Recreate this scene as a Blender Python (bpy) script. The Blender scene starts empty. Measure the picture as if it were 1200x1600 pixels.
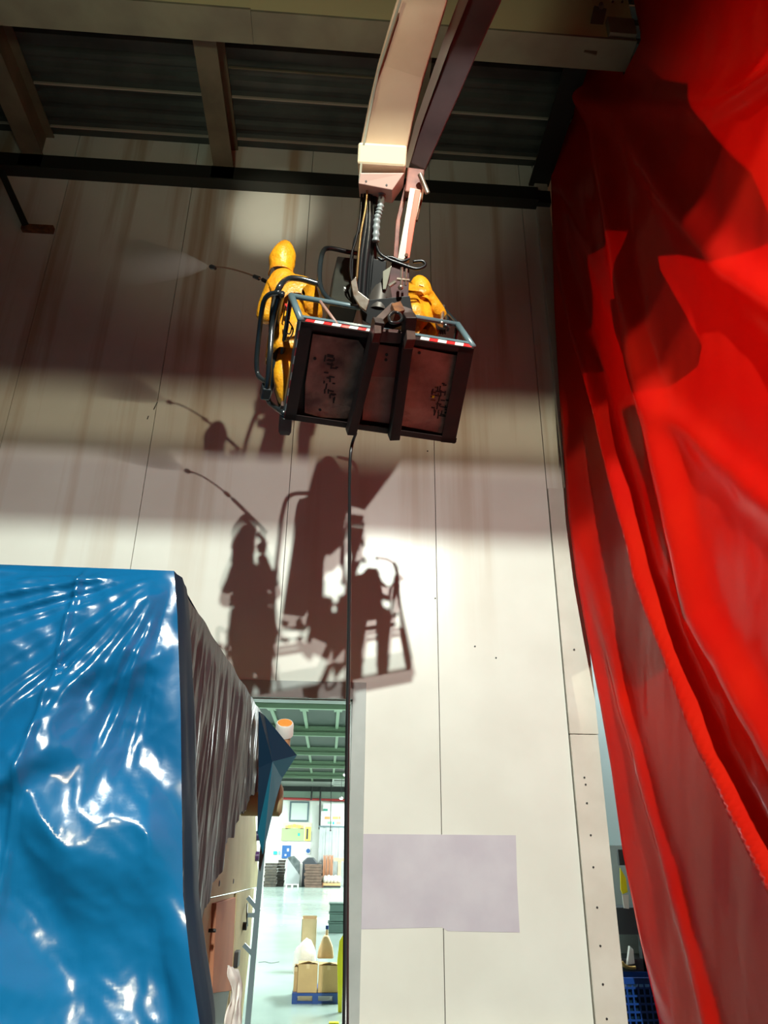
import bpy, math, random
from mathutils import Vector, Matrix, noise
random.seed(7)
SC = bpy.context.scene
COL = SC.collection

# ------------------------------------------------------------------ camera
F = 1165.0
PITCH, YAW, ROLL = math.radians(24.5), math.radians(3.7), math.radians(0.7)
EYE = Vector((0, 0, 1.8))
FW = Vector((math.sin(YAW)*math.cos(PITCH), math.cos(YAW)*math.cos(PITCH), math.sin(PITCH)))
_r0 = Vector((math.cos(YAW), -math.sin(YAW), 0)); _u0 = _r0.cross(FW)
RT = _r0*math.cos(ROLL)+_u0*math.sin(ROLL); UP = _u0*math.cos(ROLL)-_r0*math.sin(ROLL)
cd = bpy.data.cameras.new('camera'); cam = bpy.data.objects.new('camera', cd); COL.objects.link(cam)
cd.sensor_fit = 'VERTICAL'; cd.sensor_height = 36.0; cd.lens = 36.0*F/1600.0
cd.clip_end = 300; cd.clip_start = 0.05
m3 = Matrix((RT, UP, -FW)).transposed()
cam.matrix_world = Matrix.Translation(EYE) @ m3.to_4x4()
SC.camera = cam

def ray(px, py): return FW+RT*((px-600)/F)-UP*((py-800)/F)
def P(px, py, x=None, y=None, z=None, d=None):
    """world point seen at a photograph pixel, on a given world plane or at a given depth"""
    r = ray(px, py)
    if x is not None: return EYE+r*((x-EYE.x)/r.x)
    if y is not None: return EYE+r*((y-EYE.y)/r.y)
    if z is not None: return EYE+r*((z-EYE.z)/r.z)
    return EYE+r*d

# ------------------------------------------------------------------ view, world, lights
vs = SC.view_settings
SC.display_settings.display_device = 'sRGB'
vs.view_transform = 'Standard'; vs.look = 'None'; vs.gamma = 1; vs.use_curve_mapping = False
vs.exposure = 0.0
w = bpy.data.worlds.new('world'); SC.world = w; w.use_nodes = True
bg = w.node_tree.nodes['Background']; bg.inputs[0].default_value = (0.55, 0.27, 0.13, 1); bg.inputs[1].default_value = 0.055

def look(o, target):
    o.rotation_euler = (Vector(target)-o.location).to_track_quat('-Z', 'Y').to_euler()
def spot(name, loc, target, energy, color, angle, size, blend=0.2):
    l = bpy.data.lights.new(name, 'SPOT'); l.energy = energy; l.color = color
    l.spot_size = math.radians(angle); l.spot_blend = blend; l.shadow_soft_size = size
    o = bpy.data.objects.new(name, l); COL.objects.link(o); o.location = loc; look(o, target); return o
def area(name, loc, target, energy, color, sx, sy):
    l = bpy.data.lights.new(name, 'AREA'); l.energy = energy; l.color = color
    l.shape = 'RECTANGLE'; l.size = sx; l.size_y = sy
    o = bpy.data.objects.new(name, l); COL.objects.link(o); o.location = loc; look(o, target); return o

L1 = Vector((1.2, -6.0, 10.2))        # high floodlight behind the photographer
L1B = Vector((1.25, -6.0, 9.66))     # its weaker twin below it
L2 = Vector((3.35, -8.0, 5.45))      # warm floodlight shining between two added beams
L3 = Vector((9.6, 3.2, 4.2))         # floodlight in the bay behind the red sheeting
spot('high_flood_light', L1, (0.3, 8.5, 3.0), 9000, (0.92, 1.0, 0.89), 66, 0.10, 0.3)
spot('twin_flood_light', L1B, (0.3, 8.5, 3.0), 3300, (1.0, 0.88, 0.80), 66, 0.06, 0.3)
spot('warm_flood_light', L2, (-1.2, 8.5, 6.6), 3600, (1.0, 0.88, 0.60), 60, 0.10)
spot('side_bay_flood_light', L3, P(1130, 560, x=3.15), 4900, (1.0, 0.95, 0.70), 66, 0.13, 1.0)
spot('small_spot_light', (-3.4, -2.0, 4.0), P(425, 335, y=8.5), 3800, (1.0, 0.93, 0.72), 7.5, 0.1, 1.0)
spot('girder_up_light', (-1.5, 1.0, 5.2), (-1.0, 5.6, 11.1), 380, (0.95, 1.0, 0.70), 70, 0.3, 1.0)
for i, yy in enumerate((14, 24, 34, 43)):
    area('hall_lamp_light', (-5.5, yy, 5.0), (-5.5, yy, 0), 1000, (0.90, 1.0, 0.96), 1.2, 3.0)
    area('hall_lamp_light', (2.5, yy, 5.0), (2.5, yy, 0), 1000, (0.90, 1.0, 0.96), 1.2, 3.0)
area('side_bay_light', (5.2, 9.6, 5.5), (4.6, 9.4, 0), 190, (0.9, 1.0, 1.0), 1.0, 1.0)

# ------------------------------------------------------------------ materials
MATS = {}
def mat(name, c1, c2=None, scale=3.0, rough=0.5, metal=0.0, bump=0.0, bscale=30.0, trans=0.0, coat=0.0, spec=0.5,
        stretch=(1, 1, 1), emit=0.0, lo=0.35, hi=0.65, alpha=1.0):
    if name in MATS: return MATS[name]
    m = bpy.data.materials.new(name); m.use_nodes = True; nt = m.node_tree; b = nt.nodes['Principled BSDF']
    b.inputs['Roughness'].default_value = rough; b.inputs['Metallic'].default_value = metal
    b.inputs['Specular IOR Level'].default_value = spec; b.inputs['Coat Weight'].default_value = coat
    b.inputs['Base Color'].default_value = (*c1, 1)
    tc = nt.nodes.new('ShaderNodeNewGeometry')
    mp = nt.nodes.new('ShaderNodeMapping'); mp.inputs['Scale'].default_value = stretch
    nt.links.new(tc.outputs['Position'], mp.inputs['Vector'])
    if c2 is not None:
        n = nt.nodes.new('ShaderNodeTexNoise'); n.inputs['Scale'].default_value = scale; n.inputs['Detail'].default_value = 5
        nt.links.new(mp.outputs[0], n.inputs['Vector'])
        r = nt.nodes.new('ShaderNodeValToRGB')
        r.color_ramp.elements[0].position = lo; r.color_ramp.elements[1].position = hi
        r.color_ramp.elements[0].color = (*c1, 1); r.color_ramp.elements[1].color = (*c2, 1)
        nt.links.new(n.outputs[0], r.inputs[0]); nt.links.new(r.outputs[0], b.inputs['Base Color'])
    if bump:
        n2 = nt.nodes.new('ShaderNodeTexNoise'); n2.inputs['Scale'].default_value = bscale; n2.inputs['Detail'].default_value = 4
        nt.links.new(mp.outputs[0], n2.inputs['Vector'])
        bp = nt.nodes.new('ShaderNodeBump'); bp.inputs['Strength'].default_value = bump; bp.inputs['Distance'].default_value = 0.02
        nt.links.new(n2.outputs[0], bp.inputs['Height']); nt.links.new(bp.outputs[0], b.inputs['Normal'])
    if emit: b.inputs['Emission Color'].default_value = (*c1, 1); b.inputs['Emission Strength'].default_value = emit
    if alpha < 1: b.inputs['Alpha'].default_value = alpha
    if trans:
        t = nt.nodes.new('ShaderNodeBsdfTranslucent'); t.inputs[0].default_value = (*c1, 1)
        mx = nt.nodes.new('ShaderNodeMixShader'); mx.inputs[0].default_value = trans
        out = nt.nodes['Material Output']
        nt.links.new(b.outputs[0], mx.inputs[1]); nt.links.new(t.outputs[0], mx.inputs[2]); nt.links.new(mx.outputs[0], out.inputs[0])
    MATS[name] = m; return m

def wall_paint():
    """off-white sandwich panel paint with brown run-off streaks under the roof"""
    m = mat('wall_paint', (0.75, 0.77, 0.71), (0.70, 0.71, 0.65), 1.2, rough=0.28, spec=0.35, bump=0.04, bscale=2.0)
    nt = m.node_tree; b = nt.nodes['Principled BSDF']
    src = b.inputs['Base Color'].links[0].from_socket
    g = nt.nodes.new('ShaderNodeNewGeometry'); sep = nt.nodes.new('ShaderNodeSeparateXYZ')
    nt.links.new(g.outputs['Position'], sep.inputs[0])
    mp = nt.nodes.new('ShaderNodeMapping'); mp.inputs['Scale'].default_value = (2.2, 1, 0.10)
    nt.links.new(g.outputs['Position'], mp.inputs[0])
    n = nt.nodes.new('ShaderNodeTexNoise'); n.inputs['Scale'].default_value = 1.6; n.inputs['Detail'].default_value = 7
    nt.links.new(mp.outputs[0], n.inputs[0])
    r = nt.nodes.new('ShaderNodeValToRGB'); r.color_ramp.elements[0].position = 0.50; r.color_ramp.elements[1].position = 0.68
    nt.links.new(n.outputs[0], r.inputs[0])
    mr = nt.nodes.new('ShaderNodeMapRange'); mr.inputs[1].default_value = 3.6; mr.inputs[2].default_value = 8.5
    mr.inputs[3].default_value = 0.0; mr.inputs[4].default_value = 0.75
    nt.links.new(sep.outputs['Z'], mr.inputs[0])
    mu = nt.nodes.new('ShaderNodeMath'); mu.operation = 'MULTIPLY'
    nt.links.new(r.outputs[0], mu.inputs[0]); nt.links.new(mr.outputs[0], mu.inputs[1])
    mx = nt.nodes.new('ShaderNodeMix'); mx.data_type = 'RGBA'
    nt.links.new(mu.outputs[0], mx.inputs[0]); nt.links.new(src, mx.inputs[6]); mx.inputs[7].default_value = (0.40, 0.26, 0.13, 1)
    nt.links.new(mx.outputs[2], b.inputs['Base Color'])
    return m
M_WALL = wall_paint()
M_CORE = mat('panel_core', (0.12, 0.11, 0.10), rough=0.9)
M_TRIM = mat('trim_paint', (0.66, 0.64, 0.57), (0.58, 0.55, 0.48), 2.0, rough=0.35)
M_FRAME = mat('frame_grey', (0.42, 0.46, 0.45), (0.36, 0.40, 0.39), 3.0, rough=0.45)
M_PATCH = mat('patch_lilac', (0.52, 0.49, 0.56), (0.58, 0.56, 0.62), 2.5, rough=0.35)
M_DECK = mat('deck_steel', (0.115, 0.125, 0.115), (0.07, 0.08, 0.075), 1.5, rough=0.45, metal=0.4)
M_GIRD = mat('girder_paint', (0.30, 0.29, 0.20), (0.23, 0.21, 0.15), 2.0, rough=0.5)
M_JOIST = mat('joist_paint', (0.20, 0.17, 0.11), (0.13, 0.11, 0.07), 2.0, rough=0.55)
M_DBEAM = mat('dark_beam', (0.016, 0.018, 0.015), rough=0.5)
M_RUST = mat('rust', (0.22, 0.09, 0.03), (0.10, 0.04, 0.02), 12, rough=0.8)
M_PALE = mat('pale_steel', (0.42, 0.38, 0.31), rough=0.5)
M_FLOOR = mat('floor_epoxy', (0.36, 0.47, 0.42), (0.30, 0.40, 0.36), 0.6, rough=0.18)
M_HCEIL = mat('hall_deck', (0.012, 0.024, 0.015), rough=0.6)
M_HBEAM = mat('hall_beam', (0.17, 0.25, 0.16), rough=0.5)
M_HWALL = mat('hall_wall', (0.80, 0.83, 0.78), rough=0.5)
M_SIDEW = mat('bay_wall', (0.42, 0.52, 0.52), rough=0.5)
M_RED = mat('red_sheeting', (0.78, 0.022, 0.008), (0.68, 0.010, 0.007), 0.8, rough=0.22, bump=0.12, bscale=5, trans=0.42, spec=0.22)
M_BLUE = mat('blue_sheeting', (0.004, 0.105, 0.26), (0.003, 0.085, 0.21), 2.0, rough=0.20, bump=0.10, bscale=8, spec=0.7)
M_NAVY = mat('navy_shaded_sheeting', (0.003, 0.018, 0.040), rough=0.5, spec=0.12)
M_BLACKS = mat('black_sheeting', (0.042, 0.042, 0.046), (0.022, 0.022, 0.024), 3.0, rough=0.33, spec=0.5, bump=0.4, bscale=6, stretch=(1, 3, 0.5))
M_CREAM = mat('boom_cream', (0.52, 0.40, 0.27), (0.45, 0.32, 0.21), 2.0, rough=0.35)
M_CREAML = mat('boom_cover', (0.72, 0.62, 0.44), rough=0.16)
M_GREYJ = mat('jib_grey', (0.15, 0.12, 0.125), (0.10, 0.085, 0.09), 3.0, rough=0.35, metal=0.3)
M_GREYL = mat('jib_edge', (0.34, 0.34, 0.27), rough=0.3, metal=0.4)
M_BLACK = mat('black_rubber', (0.010, 0.011, 0.012), rough=0.32)
M_TUBE = mat('black_tube', (0.016, 0.022, 0.025), rough=0.28, spec=0.7)
M_BTUBE = mat('bluegrey_tube', (0.11, 0.17, 0.19), rough=0.3, spec=0.6)
M_CHROME = mat('worn_steel', (0.55, 0.50, 0.42), (0.35, 0.25, 0.18), 15, rough=0.3, metal=0.8)
M_CORR = mat('corrugated_grey', (0.22, 0.26, 0.27), rough=0.35)
M_LINK = mat('link_paint', (0.72, 0.66, 0.55), rough=0.3)
M_LINKR = mat('link_red', (0.70, 0.16, 0.10), rough=0.35)
M_LINKD = mat('link_rust', (0.30, 0.11, 0.08), (0.16, 0.06, 0.05), 10, rough=0.5)
M_PANF = mat('pan_frame', (0.010, 0.007, 0.007), (0.026, 0.012, 0.010), 6, rough=0.5)
M_PAN = mat('pan_plate', (0.46, 0.29, 0.20), (0.13, 0.07, 0.05), 4.5, rough=0.55, bump=0.3, bscale=20, lo=0.40, hi=0.68)
M_PANR = mat('pan_plate_red', (0.56, 0.27, 0.21), (0.24, 0.12, 0.09), 3.5, rough=0.5, bump=0.3, bscale=20)
M_TAPEW = mat('tape_white', (0.75, 0.74, 0.70), rough=0.3)
M_TAPER = mat('tape_red', (0.62, 0.03, 0.03), rough=0.3)
M_YEL = mat('yellow_rainsuit', (0.80, 0.36, 0.012), (0.60, 0.22, 0.008), 7.0, rough=0.42, bump=1.0, bscale=13)
M_SKIN = mat('skin', (0.32, 0.17, 0.10), rough=0.5)
M_GLOVE = mat('dark_glove', (0.03, 0.03, 0.03), rough=0.6)
M_BOOT = mat('brown_boot', (0.08, 0.045, 0.035), rough=0.5)
M_LANCE = mat('lance_steel', (0.16, 0.09, 0.06), rough=0.35, metal=0.6)
M_MCREAM = mat('machine_cream', (0.48, 0.42, 0.23), (0.42, 0.36, 0.20), 3.0, rough=0.7, spec=0.15)
M_MPINK = mat('machine_door', (0.46, 0.21, 0.12), (0.40, 0.18, 0.11), 3.0, rough=0.7, spec=0.15)
M_MDARK = mat('machine_dark', (0.02, 0.02, 0.02), rough=0.5)
M_ORANGE = mat('orange_cap', (0.75, 0.28, 0.05), rough=0.5)
M_WHITE = mat('white_paint', (0.75, 0.75, 0.72), rough=0.4)
M_POST = mat('bluegrey_post', (0.12, 0.18, 0.20), rough=0.35)
M_CARD = mat('cardboard', (0.50, 0.34, 0.16), (0.45, 0.30, 0.14), 6, rough=0.8)
M_PAPER = mat('brown_paper', (0.62, 0.46, 0.26), (0.52, 0.38, 0.20), 4, rough=0.8)
M_FILM = mat('white_film', (0.82, 0.80, 0.74), rough=0.25, trans=0.3, bump=0.6, bscale=14)
M_PALLB = mat('pallet_blue', (0.01, 0.05, 0.22), rough=0.4)
M_WOODD = mat('dark_wood', (0.10, 0.085, 0.065), (0.055, 0.05, 0.045), 6, rough=0.8)
M_WOODB = mat('brown_wood', (0.19, 0.12, 0.09), (0.12, 0.08, 0.06), 6, rough=0.8)
M_WOODO = mat('orange_wood', (0.50, 0.22, 0.11), (0.38, 0.17, 0.09), 3, rough=0.7)
M_GREEN = mat('crate_green', (0.05, 0.10, 0.08), rough=0.6)
M_YPL = mat('yellow_plastic', (0.85, 0.80, 0.02), rough=0.4)
M_BLUEP = mat('blue_plastic', (0.006, 0.04, 0.20), rough=0.3)
M_TEAL = mat('teal_sign', (0.02, 0.50, 0.48), rough=0.5)
M_BLUES = mat('blue_board', (0.03, 0.14, 0.40), rough=0.5)
M_GREYC = mat('strip_curtain', (0.42, 0.46, 0.46), (0.36, 0.40, 0.40), 3, rough=0.3)
M_SHELF = mat('shelf_grey', (0.05, 0.06, 0.07), rough=0.4)
M_PIPER = mat('red_pipe', (0.45, 0.05, 0.05), rough=0.4)
M_POSTG = mat('poster_green', (0.42, 0.50, 0.28), rough=0.5)
M_POSTY = mat('poster_yellow', (0.80, 0.65, 0.15), rough=0.5)
M_POSTO = mat('poster_orange', (0.85, 0.30, 0.10), rough=0.5)
M_LAMP = mat('lamp_face', (0.95, 1.0, 1.0), emit=6.0)

# ------------------------------------------------------------------ mesh helpers
class MB:
    def __init__(s): s.v = []; s.f = []; s.m = []
    def add(s, vs_, fs, m=0):
        k = len(s.v); s.v += [Vector(p) for p in vs_]; s.f += [tuple(i+k for i in f) for f in fs]; s.m += [m]*len(fs); return s
    def box(s, lo, hi, m=0):
        x0, y0, z0 = lo; x1, y1, z1 = hi
        return s.add([(x0,y0,z0),(x1,y0,z0),(x1,y1,z0),(x0,y1,z0),(x0,y0,z1),(x1,y0,z1),(x1,y1,z1),(x0,y1,z1)],
                     [(0,3,2,1),(4,5,6,7),(0,1,5,4),(1,2,6,5),(2,3,7,6),(3,0,4,7)], m)
    def obox(s, c, ax, ay, az, m=0):
        """oriented box: centre and three half-extent vectors"""
        c = Vector(c); q = [c+sx*ax+sy*ay+sz*az for sz in (-1,1) for sx, sy in ((-1,-1),(1,-1),(1,1),(-1,1))]
        return s.add(q, [(0,3,2,1),(4,5,6,7),(0,1,5,4),(1,2,6,5),(2,3,7,6),(3,0,4,7)], m)
    def beam(s, p0, p1, wd, ht, side=Vector((1,0,0)), m=0):
        p0 = Vector(p0); p1 = Vector(p1); t = (p1-p0); L = t.length; t.normalize()
        sd = (side-t*side.dot(t)).normalized(); up = t.cross(sd)
        return s.obox((p0+p1)/2, sd*wd/2, up*ht/2, t*L/2, m)
    def sweep(s, pts, sizes, side, m=0):
        """rectangular section swept along points; sizes = (width, height) per point"""
        pts = [Vector(p) for p in pts]; vs_ = []; n = len(pts)
        for i, p in enumerate(pts):
            t = (pts[min(i+1, n-1)]-pts[max(i-1, 0)]).normalized()
            sd = (side-t*side.dot(t)).normalized(); up = t.cross(sd); a, b = sizes[i] if isinstance(sizes, list) else sizes
            for u, v in ((-1,-1),(1,-1),(1,1),(-1,1)): vs_.append(p+sd*a/2*u+up*b/2*v)
        fs = [(3,2,1,0), tuple(4*(n-1)+k for k in range(4))]
        for i in range(n-1):
            for k in range(4): fs.append((4*i+k, 4*i+(k+1)%4, 4*i+4+(k+1)%4, 4*i+4+k))
        return s.add(vs_, fs, m)
    def tube(s, pts, r, n=10, m=0, close=False):
        pts = [Vector(p) for p in pts]; N = len(pts); vs_ = []; prev = None
        for i, p in enumerate(pts):
            t = (pts[min(i+1, N-1)]-pts[max(i-1, 0)]).normalized()
            if prev is None: prev = t.orthogonal().normalized()
            a = (prev-t*prev.dot(t)).normalized(); prev = a; b = t.cross(a)
            rr = r[i] if isinstance(r, (list, tuple)) else r
            for k in range(n):
                an = 2*math.pi*k/n; vs_.append(p+a*rr*math.cos(an)+b*rr*math.sin(an))
        fs = [(i*n+k, i*n+(k+1)%n, (i+1)*n+(k+1)%n, (i+1)*n+k) for i in range(N-1) for k in range(n)]
        fs += [tuple(range(n))[::-1], tuple((N-1)*n+k for k in range(n))]
        return s.add(vs_, fs, m)
    def prism(s, pts, off, m=0):
        """flat polygon pushed along off"""
        n = len(pts); off = Vector(off); a = [Vector(p) for p in pts]
        return s.add(a+[p+off for p in a], [tuple(range(n))[::-1], tuple(range(n, 2*n))]+[(i, (i+1)%n, (i+1)%n+n, i+n) for i in range(n)], m)
    def ball(s, c, rad, n=12, k=8, m=0):
        c = Vector(c); rad = Vector(rad) if hasattr(rad, '__len__') else Vector((rad,)*3)
        vs_ = [c+Vector((0,0,rad.z))]
        for i in range(1, k):
            th = math.pi*i/k
            for j in range(n):
                ph = 2*math.pi*j/n; vs_.append(c+Vector((rad.x*math.sin(th)*math.cos(ph), rad.y*math.sin(th)*math.sin(ph), rad.z*math.cos(th))))
        vs_.append(c-Vector((0,0,rad.z))); fs = [(0, 1+j, 1+(j+1)%n) for j in range(n)]
        for i in range(k-2):
            for j in range(n): fs.append((1+i*n+j, 1+(i+1)*n+j, 1+(i+1)*n+(j+1)%n, 1+i*n+(j+1)%n))
        e = len(vs_)-1; fs += [(e, 1+(k-2)*n+(j+1)%n, 1+(k-2)*n+j) for j in range(n)]
        return s.add(vs_, fs, m)

def smooth_pts(pts, k=6):
    pts = [Vector(p) for p in pts]; out = []; n = len(pts)
    for i in range(n-1):
        p0, p1, p2, p3 = pts[max(i-1,0)], pts[i], pts[i+1], pts[min(i+2,n-1)]
        for j in range(k):
            t = j/k; out.append(0.5*((2*p1)+(p2-p0)*t+(2*p0-5*p1+4*p2-p3)*t*t+(3*p1-p0-3*p2+p3)*t**3))
    out.append(pts[-1]); return out

def wloc(o):
    l = Vector((0,0,0))
    while o is not None: l += o.location; o = o.parent
    return l
def obj(name, mb, mats, parent=None, smooth=False, bevel=0.0, label=None, kind=None, base=None):
    me = bpy.data.meshes.new(name)
    o = bpy.data.objects.new(name, me); COL.objects.link(o)
    if parent is not None: o.parent = parent
    if base is not None: o.location = Vector(base)-wloc(parent)
    off = wloc(o)
    me.from_pydata([tuple(v-off) for v in mb.v], [], mb.f)
    mats = mats if isinstance(mats, (list, tuple)) else [mats]
    for m in mats: me.materials.append(m)
    me.polygons.foreach_set('material_index', mb.m)
    me.update(); me.validate()
    if smooth:
        me.polygons.foreach_set('use_smooth', [True]*len(me.polygons))
        if smooth == 'angle':
            me.set_sharp_from_angle(angle=math.radians(38))
    if bevel:
        b = o.modifiers.new('bevel', 'BEVEL'); b.width = bevel; b.segments = 2; b.limit_method = 'ANGLE'
    if label: o['label'] = label
    if kind: o['kind'] = kind
    return o
def tag(o, label, cat, group=None, kind=None):
    o['label'] = label; o['category'] = cat
    if group: o['group'] = group
    if kind: o['kind'] = kind
    return o
def thing(name, loc, label, cat, group=None):
    o = bpy.data.objects.new(name, None); COL.objects.link(o); o.location = loc; o.empty_display_size = 0.1
    return tag(o, label, cat, group)
def setting(name, loc=(0,0,0)):
    o = bpy.data.objects.new(name, None); COL.objects.link(o); o.location = loc; o['kind'] = 'structure'; return o
V = Vector
X, Y, Z = V((1,0,0)), V((0,1,0)), V((0,0,1))

# ================================================================== THE SHELL
obj('floor', MB().box((-16, 8.62, -0.2), (12, 49, 0)), M_FLOOR, kind='structure')
obj('floor_workshop', MB().box((-16, -12, -0.2), (12, 8.62, 0)), mat('workshop_floor', (0.10, 0.10, 0.095), (0.06, 0.06, 0.058), 1.5, rough=0.6), kind='structure')

D = 8.5
SEAM = [-9.6, -7.77, -5.94, -4.29, -2.45, -0.65, 1.20, 2.66]
DOOR = (-1.28, 0.22, 3.35)                      # left, right, top of the opening
# wall core behind the facing panels
wb = MB()
wb.box((-9.6, 8.53, 0), (DOOR[0], 8.72, 12)); wb.box((DOOR[1], 8.53, 0), (3.0, 8.72, 12)); wb.box((DOOR[0], 8.53, DOOR[2]), (DOOR[1], 8.72, 12))
wall = obj('wall_back', wb, M_CORE, kind='structure')
G = 0.0045
def rect_panel(x0, x1, z0, z1): return MB().box((x0, 8.5, z0), (x1, 8.535, z1))
for a, b in zip(SEAM[:-1], SEAM[1:]):
    a += G; b -= G
    pieces = [(a, b, 0, 11.95)]
    if b > DOOR[0] and a < DOOR[1]:
        pieces = []
        mb = MB()
        # an L-shaped facing panel around the opening
        if a < DOOR[0]:
            mb.add([(a,8.5,0),(DOOR[0],8.5,0),(DOOR[0],8.5,DOOR[2]),(b,8.5,DOOR[2]),(b,8.5,11.95),(a,8.5,11.95)], [(0,1,2,3,4,5)])
        else:
            mb.add([(DOOR[1],8.5,0),(b,8.5,0),(b,8.5,11.95),(a,8.5,11.95),(a,8.5,DOOR[2]),(DOOR[1],8.5,DOOR[2])], [(0,1,2,3,4,5)])
        q = mb.v[:]; mb = MB().prism(q, (0, 0.035, 0)); obj('wall_panel', mb, M_WALL, wall)
    for p in pieces: obj('wall_panel', rect_panel(*p), M_WALL, wall)
# lilac repaint patch, a thin coat on two panels
obj('paint_patch', MB().prism([P(568,1303,y=8.497), P(806,1305,y=8.497), P(808,1380,y=8.497), P(812,1457,y=8.497), P(700,1455,y=8.497), P(690,1449,y=8.497), P(563,1452,y=8.497)], (0, 0.004, 0)),
    M_PATCH, wall, label='pale lilac rectangle of different paint on the white wall')
# small screw heads and scratches on the wall
for px, py in ((680,935),(775,1028),(742,1010),(668,705),(940,1600)):
    obj('screw_head', MB().tube([P(px,py,y=8.5), P(px,py,y=8.5)-Y*0.006], 0.010, 8), M_MDARK, wall)
sc = MB()
for a, b in (((240,640),(246,628)), ((230,655),(232,650))): sc.tube([P(*a,y=8.495), P(*b,y=8.495)], 0.006, 6)
obj('scratch', sc, M_MDARK, wall)

# door opening: grey painted frame and reveal
door = setting('door_1', (-0.5, 8.5, 0))
fr = 0.152
obj('door_jamb', MB().box((DOOR[1], 8.47, 0), (DOOR[1]+fr, 8.52, DOOR[2]+0.19)), M_FRAME, door, bevel=0.004)
obj('door_jamb', MB().box((DOOR[0]-fr, 8.47, 0), (DOOR[0], 8.52, DOOR[2]+0.19)), M_FRAME, door, bevel=0.004)
obj('door_head', MB().box((DOOR[0], 8.47, DOOR[2]), (DOOR[1], 8.52, DOOR[2]+0.19)), M_FRAME, door, bevel=0.004)
obj('door_reveal', MB().box((DOOR[1]-0.012, 8.52, 0), (DOOR[1], 8.73, DOOR[2])).box((DOOR[0], 8.52, 0), (DOOR[0]+0.012, 8.73, DOOR[2])).box((DOOR[0], 8.52, DOOR[2]-0.012), (DOOR[1], 8.73, DOOR[2])), M_FRAME, door)

# corner column on the right end of the wall
col = setting('trim_1', (2.8, 8.5, 0))
obj('column_cover', MB().box((2.665, 8.46, 0), (2.985, 8.75, 3.02)), M_TRIM, col, bevel=0.006)
obj('column_cover', MB().box((2.665, 8.465, 3.028), (2.995, 8.75, 6.1)), M_TRIM, col, bevel=0.006)
obj('column_cover', MB().box((2.88, 8.44, 6.1), (3.09, 8.75, 11.9)), M_TRIM, col, bevel=0.012)
obj('wall_panel', MB().box((2.665, 8.5, 6.1), (2.88, 8.535, 11.95)), M_WALL, col)
for px, py in ((913,1215),(915,1226),(917,1255),(923,1305),(927,1355),(933,1418),(938,1478),(942,1538),(948,1592),(897,1015)):
    q = P(px, py, y=8.46); q.x = max(q.x, 2.69)
    obj('screw_head', MB().tube([q, q-Y*0.006], 0.011, 8), M_MDARK, col)

# ceiling: corrugated sheets between joists
ceil = setting('ceiling', (0, 0, 11.9))
JX = [-7.6, -4.82, -1.98, 0.82, 3.06]
def deck_sheet(x0, x1, y0, y1, z, per=0.24, dp=0.06):
    vs_ = []; yy = y0; prof = []
    while yy < y1:
        prof += [(yy, z), (yy+per*0.35, z), (yy+per*0.5, z+dp), (yy+per*0.85, z+dp)]; yy += per
    prof = [(a, b) for a, b in prof if a <= y1]
    for a, b in prof: vs_ += [(x0, a, b), (x1, a, b)]
    return MB().add(vs_, [(2*i, 2*i+1, 2*i+3, 2*i+2) for i in range(len(prof)-1)])
xs = [-10.4]+JX+[6.0]
for a, b in zip(xs[:-1], xs[1:]):
    for y0, y1 in ((-8, -4), (-4, 0), (0, 3), (3.0, 5.9), (5.9, 8.7)):
        obj('roof_sheet', deck_sheet(a, b-0.004, y0, y1, 11.90), M_DECK, ceil)
for x in JX[:4]:
    obj('joist', MB().box((x-0.15, -8, 11.27), (x+0.15, 8.5, 11.30)).box((x-0.03, -8, 11.30), (x+0.03, 8.5, 11.86)).box((x-0.15, -8, 11.86), (x+0.15, 8.5, 11.885)), M_JOIST, ceil)
    obj('joist_bracket', MB().box((x-0.17, 8.30, 11.02), (x+0.17, 8.5, 11.27)), M_JOIST, ceil)
# thin pale purlin edges crossing the bays
for px, py in ((300,147), (312,213)):
    q = P(px, py, z=11.86)
    for a, b in zip(xs[:-1], xs[1:]):
        obj('purlin', MB().box((a+0.16, q.y-0.012, 11.85), (b-0.16, q.y+0.012, 11.885)), M_PALE, ceil)
q = P(520,118,z=11.86); obj('purlin', MB().box((JX[2]+.16, q.y-0.01, 11.86), (JX[3]-.16, q.y+0.01, 11.89)), M_JOIST, ceil)

obj('edge_beam', MB().box((2.80, 6.12, 11.50), (3.12, 8.5, 11.54)).box((3.0, 6.12, 11.54), (3.06, 8.5, 11.9)), M_DBEAM, ceil)
# wide roof girder across the top of the view
g = setting('trim_2', (0, 5.9, 10.9))
obj('girder_flange', MB().box((-10, 5.70, 10.90), (-1.30, 6.12, 10.935)), M_GIRD, g)
obj('girder_flange', MB().box((-1.296, 5.72, 10.905), (3.42, 6.12, 10.94)), M_GIRD, g)
obj('girder_web', MB().box((-10, 5.74, 10.935), (3.42, 5.80, 11.88)), mat('girder_web_lit', (0.78, 0.72, 0.42), rough=0.5), g)  # strong light on the web painted in as a paler yellow
obj('splice_plate', MB().box(tuple(P(945,14,y=5.69))[:1]+(5.66, 10.95), (3.40, 5.74, 11.25)), M_GIRD, g, bevel=0.004)
for i in range(3):
    q = P(957+i*15, 4, y=5.66); obj('bolt', MB().tube([q, q-Y*0.02], 0.014, 6), M_RUST, g)
# strap that crosses the girder near the red sheet
a = P(938, 12, y=5.66); b = P(922, 84, y=5.9)
obj('girder_strap', MB().beam(a, b, 0.16, 0.02), M_JOIST, g)
obj('strap_clip', MB().tube([a+Z*0.02-Y*0.03, a-Z*0.04-Y*0.03], 0.03, 10), M_CHROME, g)

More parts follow.
